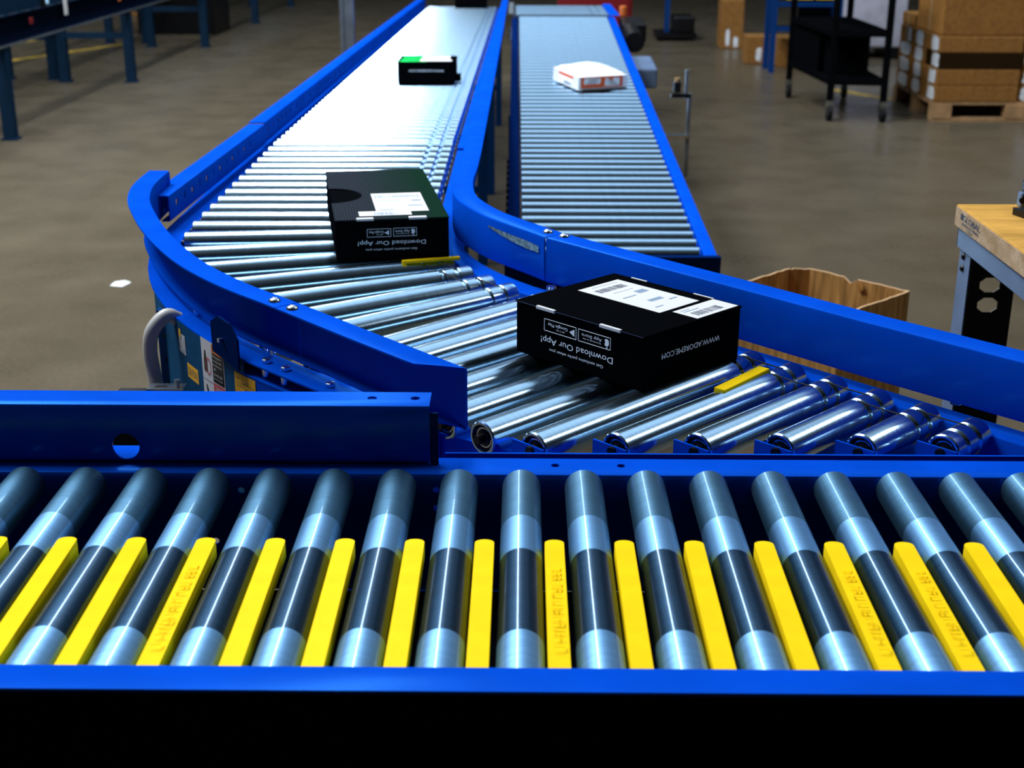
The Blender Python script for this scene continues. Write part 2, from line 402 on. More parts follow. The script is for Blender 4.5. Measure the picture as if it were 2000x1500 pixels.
# yellow bars
def bar_bm():
    b = bm_new(); x2 = 0.0108
    pts = [(-x2, 0.0), (x2, 0.0), (x2, 0.278)]
    pts += [(x2*math.cos(PI*k/10), 0.278+0.008*math.sin(PI*k/10)) for k in range(1, 10)] + [(-x2, 0.278)]
    prism(b, pts, -0.020, 0.0); bevel(b, 0.0028, 2, 40)
    # the near end rolls over and drops
    for v in b.verts:
        if v.co.y < 0.02: v.co.z -= 0.006*((0.02-v.co.y)/0.02)**2
    return b
meBar = to_mesh('spacer_bar', bar_bm(), YEL, 40)
def glyph_bm():
    """worn raised moulding marks, too soft to read"""
    b = bm_new(); rnd = random.Random(5); y = 0.055
    while y < 0.215:
        wd = rnd.choice((0.004, 0.006, 0.008))
        box(b, (0, y, 0.0001), (0.010, 0.0011, 0.0004))
        if rnd.random() < 0.7: box(b, (rnd.choice((-0.0048, 0.0048)), y+wd/2, 0.0001), (0.0012, wd, 0.0004))
        if rnd.random() < 0.4: box(b, (0, y+wd/2, 0.0001), (0.0012, wd, 0.0004))
        y += wd+rnd.choice((0.003, 0.004, 0.010))
    return b
meGl = to_mesh('raised_marks', glyph_bm(), YEL)
for i in range(-14, 14):
    o = link('spacer_bar', meBar, A, T((i+0.5)*PA-0.002, 1.086-1.34, 0.7605))
    if i in (0, -5, 4, 5, -9): link('raised_marks', meGl, o)
# left guard rail on the far side of A
gl = part('guard_rail', sweep(bm_new(), [(-1.6, 1.587), (-0.1165, 1.587)], cprof(0.048, 0.760, 0.8395, 0.003, 0.006)), BLUE, A, 40)
cb = bm_new()
cyl(cb, (-0.504, 1.57-1.34, 0.782), (-0.504, 1.60-1.34, 0.782), 0.0175, 28)
for x in (-0.191, -0.136): cyl(cb, (x, 1.613-1.34, 0.80), (x, 1.613-1.34, 0.90), 0.0062, 16)
cut(gl, cb)
part('end_plate', box2(bm_new(), (-0.1165, 1.588, 0.752), (-0.106, 1.591, 0.829)), NAVY, A)
for x in (-0.95, 0.95):
    for y in (1.06, 1.58):
        part('support_leg', box2(bm_new(), (x-0.02, y-0.02, 0), (x+0.02, y+0.02, 0.59)), LEGBLUE, A)

# ------------------------------------------------------------------ B: merging curve
B = thing('curved_roller_conveyor', 'blue curved roller conveyor with tall guard rails that merges into the front conveyor', 'conveyor', (-0.2, 2.4, 0))
CX, CY = 0.568, 2.895
def pol(r, a): a = math.radians(a); return (CX-r*math.cos(a), CY-r*math.sin(a))
ZB = 0.750
def padd(p): return (p[0]+0.2, p[1]-2.4, ZB)
RL_, RR_ = 1.286, 0.770
LB = RL_-RR_
meB = roller_mesh(LB, (LB-0.064, LB-0.032))
# straight approach, eleven rollers
for k in range(12):
    put_roller(meB, B, padd((-0.7185, 2.978+0.0835*k)), 0.0, cap=k < 6)
for a in (0.5, 5.1, 10.9, 17.0, 23.2, 29.6, 35.3, 40.3):
    x, y = pol(RL_, a); put_roller(meB, B, padd((x, y)), math.radians(a), cap=True)
s2 = math.sqrt(0.5); e45 = Vector((s2, s2)); t45 = Vector((s2, -s2))
diag = []
vR = (CX+CY)*s2-RR_; vL = (CX+CY)*s2-RL_
for j in range(-6, 7):
    u = -1.1625+0.0767*j
    v0 = max(vL, u+2*1.660*s2); v1 = vR-0.004*max(0, j)
    L = v1-v0
    if L < 0.03: continue
    p = e45*v0+t45*u
    me = meB if j < 0 else roller_mesh(L, (L-0.064, L-0.032) if L > 0.09 else ((L-0.032,) if L > 0.05 else ()))
    put_roller(me, B, padd(p), PI/4, cap=True)
    diag.append((u, v0, v1))
# drive cords that loop from groove to groove
for i in range(len(diag)-1):
    (u, v0, v1), (U, V0, V1) = diag[i], diag[i+1]
    o = 0.064 if i % 2 else 0.032
    if V1-o < V0: o = 0.032
    p = e45*(v1-o)+t45*u; q = e45*(V1-o)+t45*U
    part('drive_cord', tube(bm_new(), [(p.x, p.y, ZB+0.0222), ((p.x+q.x)/2, (p.y+q.y)/2, ZB+0.0212), (q.x, q.y, ZB+0.0222)], 0.0011, 8), RUBBER, B, 60)
prev = None
for i, a in enumerate((10.9, 17.0, 23.2, 29.6, 35.3, 40.3)):
    o = 0.064 if i % 2 else 0.032
    if prev is not None:
        p = pol(RR_+po, prev); q = pol(RR_+po, a)
        part('drive_cord', tube(bm_new(), [(p[0], p[1], ZB+0.0222), (q[0], q[1], ZB+0.0222)], 0.0012, 8), RUBBER, B, 60)
    prev = a; po = o

# frames
inner = [(-0.190, 3.87), (-0.190, 3.2)] + [pol(0.757, a) for a in range(0, 44, 4)] + [(0.3654, 2.009), (0.6664, 1.6744), (0.70, 1.6370)]
part('inner_frame_rail', sweep(bm_new(), inner, cprof(0.045, 0.62, 0.7550, 0.003, 0.004)), BLUE, B, 40)
outer = [(-0.115, 1.7530)] + [pol(1.292, a) for a in range(45, -1, -3)] + [(-0.7245, 3.2), (-0.7245, 3.87)]
part('outer_frame_rail', sweep(bm_new(), outer, [(0, 0.62), (0.003, 0.62), (0.003, 0.754), (0.052, 0.754), (0.052, 0.757), (0.002, 0.757), (0, 0.755)]), BLUE, B, 40)
part('merge_rail', sweep(bm_new(), [(0.86, 1.632), (-0.10, 1.632)], rprof(0, 0.004, 0.66, 0.7575)), BLUE, B)
# stepped brackets at the cut-off rollers
for j in range(0, 6):
    u = -1.1625+0.0767*j; c = e45*(u+2*1.660*s2)+t45*u
    p = c-t45*0.036-e45*0.004; q = c+t45*0.022-e45*0.004
    bmq = bm_new(); sweep(bmq, [tuple(p), tuple(q)], rprof(-0.0015, 0.0015, 0.68, 0.757))
    part('end_bracket', bmq, BLUE, B)
# outer guard rail of the bend, two lengths
gpL = [(-0.072, 1.676), (-0.127, 1.737), (-0.2147, 1.833), (-0.3076, 1.938), (-0.3380, 1.972)]
gpC = [(-0.3395, 1.9735), (-0.3711, 2.008), (-0.4228, 2.063), (-0.4818, 2.135), (-0.5434, 2.224), (-0.6036, 2.332), (-0.6626, 2.455), (-0.7139, 2.5814), (-0.7560, 2.700), (-0.7820, 2.815), (-0.7910, 2.91), (-0.7935, 3.0078)]
pa = [gpL[0], (-0.090, 1.696), (-0.1105, 1.7185)] + gpL[1:]
g1 = part('guard_rail', sweep(bm_new(), pa, cprof(0.045, 0.7725, 0.860, 0.003, 0.005, 0.02), fs=[0.12, 0.5, 0.98, 1, 1, 1, 1]), BLUE, B, 40)
pc = smooth_path(gpC, 5)
g2 = part('guard_rail', sweep(bm_new(), pc, cprof(0.045, 0.7725, 0.8602, 0.003, 0.005, 0.02)), BLUE, B, 40)
def slot(cb, x, y, z, ang, l=0.009, r=0.004, off=(-0.2, -2.4)):
    p = []
    for k in range(7): a = -PI/2+PI*k/6; p.append((l/2+r*math.cos(a), r*math.sin(a)))
    for k in range(7): a = PI/2+PI*k/6; p.append((-l/2+r*math.cos(a), r*math.sin(a)))
    b = bm_new(); prism(b, p, -0.02, 0.02); xf(b, T(x-off[0], y-off[1], z) @ RZ(ang)); merge(cb, b)
cb = bm_new()
slot(cb, -0.132, 1.765-0.012, 0.86, -0.84, 0.010, 0.0052)
slot(cb, -0.372, 1.955, 0.86, -0.84, 0.008, 0.004, )
cut(g1, cb)
cb = bm_new()
for x, y, a in ((-0.462, 2.066, -0.9), (-0.415, 2.015, -0.85), (-0.7555, 2.60, -1.25), (-0.818, 2.93, 1.5)): slot(cb, x, y, 0.86, a, 0.006, 0.004)
for y in (2.955, 2.985): slot(cb, -0.815, y, 0.86, 0.0, 0.006, 0.003)
for k in range(5):
    b = bm_new(); cyl(b, (-0.03, 0, 0), (0.03, 0, 0), 0.0045, 10); xf(b, T(-0.79+0.2, 2.985-2.4-0.004*k, 0.846-0.012*k)); merge(cb, b)
cut(g2, cb)
part('splice_plate', sweep(bm_new(), [(-0.318, 1.951), (-0.372, 2.011)], rprof(0.006, 0.043, 0.8545, 0.8567)), NAVY, B)
def bolt_mesh(r, h):
    b = bm_new(); lathe(b, [(0, r), (h*0.35, r*0.97), (h*0.7, r*0.75), (h, r*0.3), (h, 0)], 18)
    bm2 = b; box(b, (h*0.98, 0, 0), (h*0.1, r*1.1, r*0.16)); xf(b, Matrix.Rotation(-PI/2, 4, 'Y')); return to_mesh('carriage_bolt', b, ZINC, 40)
meBolt = bolt_mesh(0.0095, 0.006)
HEX = to_mesh('hex_bolt', bevel(cyl(bm_new(), (0, 0, 0), (0, 0, 0.007), 0.0075, 6), 0.001, 1), ZINC)
for x, y in ((-0.378, 1.977), (-0.3445, 1.937)): link('carriage_bolt', meBolt, B, T(x+0.2, y-2.4, 0.860) @ RZ(0.6))
part('paint_chip', tube(bm_new(), [(-0.1985, 1.8135, 0.8105), (-0.1935, 1.8085, 0.806), (-0.1905, 1.8055, 0.8035), (-0.1868, 1.8015, 0.8025)], 0.0009, 6), PAPER, B)
# inner guard rail, two lengths
giC = [(-0.146, 3.50), (-0.147, 3.235), (-0.1495, 3.05), (-0.1535, 2.93), (-0.1505, 2.83), (-0.1405, 2.745), (-0.1220, 2.68), (-0.0940, 2.61), (-0.0701, 2.5628), (-0.030, 2.500), (0.005, 2.450), (0.0390, 2.398)]
giD = [(0.0420, 2.394), (0.3103, 2.098), (0.5029, 1.882), (0.6662, 1.7087), (0.79, 1.575)]
pi_ = smooth_path(giC, 5)
g3 = part('guard_rail', sweep(bm_new(), pi_, cprof(0.045, 0.7755, 0.860, 0.003, 0.005, 0.02)), BLUE, B, 40)
g4 = part('guard_rail', sweep(bm_new(), giD, cprof(0.045, 0.7750, 0.860, 0.003, 0.005, 0.02)), BLUE, B, 40)
cb = bm_new()
for k in range(3): slot(cb, -0.125, 3.075+0.016*k, 0.86, 0.0, 0.007, 0.003)
for x, y, a in ((-0.1005, 2.735, 0.3), (0.0, 2.492, -0.9), (0.021, 2.467, -0.9)): slot(cb, x, y, 0.86, a, 0.006, 0.0035)
cut(g3, cb)
cb = bm_new()
for x, y, a in ((0.100, 2.365, 0), (0.127, 2.336, 0), (0.679, 1.7385, 0)): slot(cb, x, y, 0.86, a, 0.004, 0.004)
cut(g4, cb)
for x, y in ((0.046, 2.433), (0.075, 2.400)): link('carriage_bolt', meBolt, B, T(x+0.2, y-2.4, 0.860) @ RZ(1.0))
part('splice_plate', sweep(bm_new(), [(0.0285, 2.4275), (0.067, 2.384)], rprof(0.004, 0.040, 0.8545, 0.8567)), NAVY, B)
# scuffed patch where the paint has worn off the bend
sp = bm_new(); rows = []
scp = [(-0.066, 2.556), (-0.040, 2.516), (-0.015, 2.478), (0.008, 2.446), (0.030, 2.412)]
for k, (x, y) in enumerate(scp):
    n_ = Vector((-0.83, -0.56)); hgt = (0.003, 0.009, 0.013, 0.015, 0.012)[k]; zc = (0.843, 0.8385, 0.836, 0.834, 0.833)[k]
    rows.append([sp.verts.new((x+n_.x*0.0016, y+n_.y*0.0016, zc+hgt/2)), sp.verts.new((x+n_.x*0.0016, y+n_.y*0.0016, zc-hgt/2))])
for a, b in zip(rows, rows[1:]): sp.faces.new((a[0], b[0], b[1], a[1]))
part('scuff_mark', sp, SCUFF, B, label='worn bare patch on the inner bend guard')
# zinc spacers between frame and guard
for x, y in ((0.040, 2.352), (0.612, 1.812), (-0.165, 3.3)):
    part('spacer_sleeve', cyl(bm_new(), (x+0.012, y+0.012, 0.757), (x+0.012, y+0.012, 0.777), 0.009, 18), ZINC, B, 40)
for a in (30, 42): p = pol(1.305, a); part('spacer_sleeve', cyl(bm_new(), (*p, 0.757), (*p, 0.775), 0.008, 16), ZINC, B, 40)
# short yellow finger guards between rollers
def finger(x, y, ang, L=0.12, wd=0.019):
    b = bm_new(); prism(b, [(0, -wd/2), (L, -wd/2), (L, wd/2), (0, wd/2)], -0.003, 0.003)
    box(b, (0.004, 0, -0.010), (0.008, wd, 0.020)); bmesh.ops.remove_doubles(b, verts=b.verts, dist=0.0002)
    bevel(b, 0.0015, 2, 40); xf(b, T(x, y, 0.7745) @ RZ(ang)); return b
part('finger_guard', finger(0.2835, 1.8255, math.radians(50), 0.125), YEL, B, 40, label='short yellow finger guard beside the near black box')
part('finger_guard', finger(-0.2335, 2.540, math.radians(17), 0.115, 0.013), YEL, B, 40, label='short yellow finger guard under the far black box')
# outer side panel with safety stickers
RP = 1.344
pan = [pol(RP, a) for a in [x*1.5+22 for x in range(14)]]
part('side_panel', sweep(bm_new(), pan[::-1], rprof(-0.002, 0.0, 0.42, 0.7545)), TEAL, B, 40)
pan2 = [(0.03, 1.66)] + [pol(RP, a) for a in [46.5, 45, 43.5, 42, 41.2]]
part('lower_side_panel', sweep(bm_new(), pan2, rprof(-0.002, 0.0, 0.42, 0.731)), BLUE, B, 40)
part('lower_flange', sweep(bm_new(), pan2, rprof(-0.030, 0.0005, 0.731, 0.734)), BLUE, B, 40)
for x, a in ((0, 43.2), (0, 45.4), (0, 50.0)):
    p = pol(1.325, a); part('spacer_sleeve', cyl(bm_new(), (*p, 0.734), (*p, 0.754), 0.0085, 18), ZINC, B, 40)
    link('hex_bolt', HEX, B, T(p[0]+0.2, p[1]-2.4, 0.757))
# flat bracket that bolts the guard to the frame
bq = bm_new(); p0 = Vector(pol(1.352, 38.0)); p1 = Vector(pol(1.352, 41.6)); dd = (p1-p0).normalized(); Lp = (p1-p0).length
prism(bq, [(0, 0.0), (Lp, -0.012), (Lp, 0.038), (Lp*0.72, 0.060), (Lp*0.30, 0.064), (0, 0.050)], -0.002, 0.002)
mb = Matrix(((dd.x, 0, dd.y, p0.x), (dd.y, 0, -dd.x, p0.y), (0, 1, 0, 0.752), (0, 0, 0, 1)))
xf(bq, mb); part('guard_bracket', bq, NAVY, B)
pm = Vector(pol(1.356, 39.6)); part('bracket_bolt', bevel(cyl(bm_new(), (pm.x+0.002, pm.y+0.002, 0.780), (pm.x-0.004, pm.y-0.004, 0.780), 0.004, 6), 0.0008, 1), ZINC, B)
# stickers follow the curve of the panel
def patch(u0, u1, z0, z1, a0, m, name, parent, r=RP+0.0006, n=6, label=None):
    b = bm_new(); rows = []
    for k in range(n+1):
        a = a0+math.degrees((u0+(u1-u0)*k/n)/r); x, y = pol(r, a); rows.append((b.verts.new((x, y, z0)), b.verts.new((x, y, z1))))
    for p, q in zip(rows, rows[1:]): b.faces.new((p[0], q[0], q[1], p[1]))
    return part(name, b, m, parent, label=label)
def patch_text(s, u, z, h, wd, a0, m, parent, r=RP+0.0012, name='sticker_text'):
    b = text_bm(s, h, wd)
    for v in b.verts:
        a = a0+math.degrees((u+v.co.x)/r); x, y = pol(r, a); v.co = (x, y, z+v.co.y)
    return part(name, b, m, parent)
def patch_poly(pts, a0, m, parent, name='pictogram', r=RP+0.0012):
    b = bm_new(); vs = []
    for u, z in pts:
        x, y = pol(r, a0+math.degrees(u/r)); vs.append(b.verts.new((x, y, z)))
    b.faces.new(vs); bmesh.ops.triangulate(b, faces=b.faces); return part(name, b, m, parent)
a0 = 35.1
st = patch(0, 0.086, 0.640, 0.757, a0, PAPER, 'safety_sticker', B, label='white, black and orange safety sticker')
patch(0.043, 0.084, 0.690, 0.7545, a0, BLACK, 'black_panel', st, RP+0.0009)
patch(0.043, 0.084, 0.740, 0.7545, a0, ORLAB, 'orange_header', st, RP+0.0010)
patch(0.043, 0.084, 0.672, 0.688, a0, REDLAB, 'red_header', st, RP+0.0009)
patch(0.043, 0.084, 0.640, 0.671, a0, BLACK, 'black_panel', st, RP+0.0009)
patch_text('WARNING', 0.0635, 0.747, 0.007, 0.032, a0, BLACK, st)
patch_text('DANGER', 0.066, 0.680, 0.008, 0.030, a0, PAPER, st)
for k, s in enumerate(('Moving equipment', 'can cause severe', 'injury. Keep away', 'off.')):
    patch_text(s, 0.062 if k < 3 else 0.052, 0.735-0.0072*k, 0.0036, 0.033 if k < 3 else 0.010, a0, PAPER, st)
patch_text('DO NOT RIDE', 0.063, 0.704, 0.0042, 0.031, a0, PAPER, st)
patch_text('Keep off conveyor', 0.063, 0.697, 0.0028, 0.031, a0, PAPER, st)
patch_poly([(0.010, 0.700), (0.022, 0.700), (0.021, 0.722), (0.018, 0.728), (0.017, 0.738), (0.014, 0.738), (0.013, 0.728), (0.010, 0.720)], a0, BLACK, st)
b_ = [(0.027+0.009*math.cos(2*PI*k/20), 0.712+0.015*math.sin(2*PI*k/20)) for k in range(20)]
ring = bm_new(); vi = []; vo = []
for k in range(20):
    for lst, s in ((vo, 1.0), (vi, 0.82)):
        u = 0.027+0.010*s*math.cos(2*PI*k/20); z = 0.712+0.015*s*math.sin(2*PI*k/20); x, y = pol(RP+0.0014, a0+math.degrees(u/RP)); lst.append(ring.verts.new((x, y, z)))
for k in range(20): ring.faces.new((vo[k], vo[(k+1) % 20], vi[(k+1) % 20], vi[k]))
part('warning_ring', ring, REDLAB, st)
patch_poly([(0.012, 0.676), (0.016, 0.678), (0.022, 0.664), (0.028, 0.668), (0.031, 0.664), (0.026, 0.657), (0.036, 0.650), (0.034, 0.646), (0.024, 0.651), (0.027, 0.640), (0.021, 0.640), (0.018, 0.652), (0.012, 0.646), (0.008, 0.652), (0.013, 0.659), (0.017, 0.658)], a0, BLACK, st)
patch(0.002, 0.042, 0.6855, 0.6863, a0, BLACK, 'rule_line', st, RP+0.0012)
a1 = 40.25
st2 = patch(0, 0.064, 0.6635, 0.7300, a1, YELLAB, 'inspection_sticker', B, label='yellow tag sticker with handwriting', r=RP+0.0008)
patch_text('ITEM', 0.011, 0.7220, 0.0035, 0.012, a1, INKB, st2); patch_text('7-614', 0.032, 0.7170, 0.008, 0.022, a1, INKB, st2)
patch_text('CONVEYOR', 0.018, 0.7090, 0.0035, 0.025, a1, INKB, st2); patch_text('R2C50', 0.046, 0.7045, 0.009, 0.028, a1, INKB, st2)
patch_text('NO.', 0.011, 0.6935, 0.0035, 0.010, a1, INKB, st2)
for z in (0.7135, 0.7005, 0.6875): patch(0.004, 0.062, z, z+0.0005, a1, INKB, 'rule_line', st2, RP+0.0013)
a2 = 31.9
st3 = patch(0, 0.052, 0.664, 0.690, a2, YELLAB, 'hazard_sticker', B, label='narrow yellow sticker, seen edge on')
patch_text('CAUTION', 0.026, 0.677, 0.013, 0.042, a2, INKB, st3)
st4 = patch(0, 0.035, 0.700, 0.735, a2-1.6, mat('grey_sticker', (0.33, 0.36, 0.40), 0.5, var=0.4, vscale=80), 'worn_sticker', B, label='worn grey sticker')
patch(0.004, 0.014, 0.728, 0.742, a2-1.6, YELLAB, 'sticker_badge', st4, RP+0.0012)
# slotted legs under the bend
def slotted_leg(x, y, ztop, sl=True):
    b = bm_new(); box2(b, (x-0.013, y-0.013, 0), (x+0.013, y+0.013, ztop)); box2(b, (x-0.045, y-0.04, 0), (x+0.045, y+0.04, 0.008))
    o = part('support_leg', b, LEGBLUE, B)
    if sl:
        for k in range(6): part('leg_slot', box2(bm_new(), (x-0.004, y-0.0142, ztop-0.05-0.045*k), (x+0.010, y-0.0128, ztop-0.045-0.045*k)), BLACK, o)
    return o
p = pol(1.365, 25.2); slotted_leg(-0.640, 2.318, 0.745)
p = pol(0.74, 20); slotted_leg(p[0]+0.01, p[1], 0.62, False)
slotted_leg(0.66, 1.72, 0.62, False); slotted_leg(-0.30, 1.90, 0.62, False)
for x in (-0.74, -0.17): slotted_leg(x, 3.80, 0.62, False)
# straight left guard of the approach
g5 = part('guard_rail', sweep(bm_new(), [(-0.766, 2.88), (-0.735, 3.855)], cprof(0.045, 0.7725, 0.830, 0.003, 0.004, 0.02)), BLUE, B, 40)
cb = bm_new()
for k in range(6):
    f = (0.06+0.135*k); y = 2.88+0.975*f; x = -0.766+0.031*f
    b = bm_new(); cyl(b, (-0.03, 0, 0), (0.03, 0, 0), 0.0085, 12); xf(b, T(x+0.2, y-2.4, 0.805)); merge(cb, b)
    b = bm_new(); box(b, (0, 0, 0), (0.06, 0.008, 0.018)); xf(b, T(x+0.2, y+0.065-2.4, 0.808)); merge(cb, b)
cut(g5, cb)

# ------------------------------------------------------------------ B2: long straight conveyor beyond
ty = -math.atan(0.01754)
B2 = thing('straight_roller_conveyor', 'long blue roller conveyor running away behind the curve, brightly lit rollers', 'conveyor', (0, 3.87, 0.774), rotx=ty)
L2 = 6.72
meS = roller_mesh(0.514, (0.450, 0.482), n=20)
nr = 87
for k in range(nr): link('roller', meS, B2, T(-0.7185, 0.085+0.0762*k, -R))
part('side_rail', sweep(bm_new(), [(-0.190, L2), (-0.190, 0.0)], cprof(0.045, -0.15, -0.0125, 0.003, 0.004)), BLUE, B2, 40, local=True)
part('side_rail', sweep(bm_new(), [(-0.7245, 0), (-0.7245, L2)], cprof(0.045, -0.15, -0.0170, 0.003, 0.004)), BLUE, B2, 40, local=True)
g6 = part('guard_rail', sweep(bm_new(), [(-0.738, 0.0), (-0.745, L2)], cprof(0.045, -0.0015, 0.058, 0.003, 0.004, 0.02)), BLUE, B2, 40, local=True)
cb = bm_new()
k = 0; y = 0.06
while y < L2-0.1:
    cyl(cb, (-0.78, y, 0.034), (-0.70, y, 0.034), 0.0095, 10)
    y += 0.0762 if (k % 9) < 5 else 0.14; k += 1
cut(g6, cb)
part('guard_rail', sweep(bm_new(), [(-0.158, L2), (-0.146, -0.36)], cprof(0.045, -0.002, 0.078, 0.003, 0.005, 0.02)), BLUE, B2, 40, local=True)
for y in (1.6, 3.0, 5.2):
    for x in (-0.75, -0.165): part('support_leg', box2(bm_new(), (x-0.02, y-0.02, -0.774+0.01754*y), (x+0.02, y+0.02, -0.14)), LEGBLUE, B2, local=True)
    part('cross_brace', box2(bm_new(), (-0.74, y-0.012, -0.45), (-0.17, y+0.012, -0.42)), LEGBLUE, B2, local=True)

# ------------------------------------------------------------------ C: inclined conveyor on the right
tc_ = math.radians(3.857)
C = thing('inclined_roller_conveyor', 'narrow inclined roller conveyor right of the curve, carrying the white and orange package', 'conveyor', (-0.0015, 3.724, 0.5), rotz=math.radians(0.351), rotx=tc_)
LC = 4.33
meC = roller_mesh(0.505, (), n=20)
for k in range(57): link('roller', meC, C, T(0, 0.03+0.0762*k, -R))
part('side_rail', sweep(bm_new(), [(0.512, LC), (0.512, -0.03)], cprof(0.036, -0.12, -0.006, 0.003, 0.004)), BLUE, C, 40, local=True)
part('side_rail', sweep(bm_new(), [(-0.006, -0.03), (-0.006, LC)], cprof(0.036, -0.16, -0.012, 0.003, 0.004)), NAVY, C, 40, local=True, label='dark painted left rail')
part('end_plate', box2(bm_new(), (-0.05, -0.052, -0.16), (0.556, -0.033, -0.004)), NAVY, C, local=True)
for k in range(14): part('side_clip', box2(bm_new(), (-0.050, 0.06+0.0762*k, -0.030), (-0.042, 0.085+0.0762*k, -0.010)), BLACK, C, local=True)
# level top section
mt = Matrix.Translation((0, LC, 0)) @ Matrix.Rotation(-tc_, 4, 'X')
meCt = roller_mesh(0.545, (0.455, 0.50), n=18)
for k in range(11): link('roller', meCt, C, mt @ T(-0.02, 0.03+0.0762*k, -R))
part('crossover_bar', box2(bm_new(), (-0.03, LC-0.022, -0.004), (0.53, LC+0.012, 0.004)), ZINC, C, local=True)
part('top_side_rail', xf(sweep(bm_new(), [(0.530, 0.86), (0.530, 0.0)], cprof(0.05, -0.14, 0.004, 0.003, 0.004)), mt), BLUE, C, 40, local=True)
part('top_side_rail', xf(sweep(bm_new(), [(-0.03, 0.0), (-0.03, 0.86)], cprof(0.03, -0.14, 0.012, 0.003, 0.004)), mt), GALV, C, 40, local=True)
def c_leg(y, m=LEGBLUE, x=(-0.03, 0.535)):
    z0 = -(0.5+y*math.sin(tc_))/math.cos(tc_)
    for xx in x:
        part('support_leg', box2(bm_new(), (xx-0.02, y-0.02, z0), (xx+0.02, y+0.02, -0.11)), m, C, local=True)
c_leg(0.25); c_leg(2.2)
# grey drive stand and motor at the top end
c_leg(3.35, GREYST, (0.61,))
part('drive_housing', bevel(box2(bm_new(), (0.575, 3.25, -0.20), (0.70, 3.62, -0.10)), 0.01), GREYST, C, local=True)
part('drive_motor', cyl(bm_new(), (0.63, 3.85, -0.07), (0.63, 4.18, -0.07), 0.055, 20), BLACK, C, 40, local=True)
part('drive_box', bevel(box2(bm_new(), (0.585, 4.15, -0.12), (0.72, 4.45, -0.02)), 0.008), BLACK, C, local=True)
part('indicator_lamp', cyl(bm_new(), (0.61, 4.5, -0.02), (0.61, 4.5, 0.03), 0.02, 14), ORLAB, C, 40, local=True)
# photo-eye bracket bolted to the right rail
part('sensor_bracket', box2(bm_new(), (0.548, 1.56, -0.05), (0.66, 1.60, -0.042)), ZINC, C, local=True)
part('sensor_post', box2(bm_new(), (0.646, 1.57, -0.21), (0.660, 1.585, 0.12)), GALV, C, local=True)
part('sensor_post', box2(bm_new(), (0.632, 1.57, 0.10), (0.644, 1.585, 0.21)), GALV, C, local=True)
part('sensor_arm', box2(bm_new(), (0.58, 1.565, 0.105), (0.655, 1.59, 0.118)), BLACK, C, local=True)
sn = part('photo_eye', bevel(box2(bm_new(), (0.588, 1.56, 0.125), (0.616, 1.60, 0.165)), 0.004), BLACK, C, local=True)
part('sensor_cap', cyl(bm_new(), (0.602, 1.58, 0.165), (0.602, 1.58, 0.178), 0.011, 14), TAPE, sn, local=True)

# ------------------------------------------------------------------ parcels
def flat(bm, pts, z):
    bm.faces.new([bm.verts.new((x, y, z)) for x, y in pts]); return bm
def sheet(pts, z, th=0.0006): return prism(bm_new(), pts, z, z+th)
def barcode(bm, p, du, dv, n, z, rnd, w=0.6):
    """bars from p along du, each of height dv"""
    du = Vector(du); dv = Vector(dv); p = Vector(p); t = 0
    L = du.length; d = du.normalized(); step = L/n
    for k in range(n):
        ww = step*rnd.choice((0.25, 0.45, 0.7)); a = p+d*(k*step); b = a+d*ww
        bm.faces.new([bm.verts.new((q.x, q.y, z)) for q in (a, b, b+dv, a+dv)])
    return bm
def badge(x0, x1, z0, z1, yf, kind, parent):
    b = bm_new(); t = 0.0007
    for a, c in (((x0, z0), (x1, z0+t)), ((x0, z1-t), (x1, z1)), ((x0, z0), (x0+t, z1)), ((x1-t, z0), (x1, z1))):
        box2(b, (a[0], yf-0.0004, a[1]), (c[0], yf+0.0006, c[1]))
    ic = bm_new(); xc = x1-0.0075; zc = (z0+z1)/2; s = (z1-z0)*0.30
    if kind == 'play': pts = [(xc-s*1.1, zc), (xc+s*0.7, zc+s), (xc+s*0.7, zc-s)]
    else:
        pts = []
        for k in range(24):
            a = 2*PI*k/24; r = s*(1.0-0.12*abs(math.cos(a))**6); x = r*math.cos(a)*0.9; z = r*math.sin(a)
            if abs(a-PI) < 0.45: x += s*0.28     # the bite
            pts.append((xc+x, zc+0.0008+z))
    ic.faces.new([ic.verts.new((x, yf-0.0005, z)) for x, z in pts])
    if kind != 'play':
        ic.faces.new([ic.verts.new((xc+x, yf-0.0005, zc+z)) for x, z in ((-0.0002, -s*1.0), (s*0.45, -s*1.15), (s*0.25, -s*1.55), (-s*0.15, -s*1.35))])
    o = part('badge_frame', b, INKW, parent, local=True); part('badge_icon', ic, INKW, o, local=True)
    big, small = ('Google Play', 'GET IT ON') if kind == 'play' else ('App Store', 'Download on the')
    cx = (x0+x1)/2-0.005; hh = z1-z0
    for s_, zz, h, wd in ((big, z0+hh*0.62, 0.0050, (x1-x0)*0.62), (small, z0+hh*0.30, 0.0024, (x1-x0)*(0.26 if kind == 'play' else 0.56))):
        part('badge_text', xf(text_bm(s_, h, wd), T(cx+(0.006 if kind == 'play' and s_ == small else 0), yf, zz) @ Matrix.Rotation(PI, 4, 'Y') @ RX90), INKW, o, local=True)
def up_text(s, h, wd, x, yf, z, parent, m=INKW, bold=0.0):
    return part('printed_text', xf(text_bm(s, h, wd, bold=bold), T(x, yf, z) @ Matrix.Rotation(PI, 4, 'Y') @ RX90), m, parent, local=True)

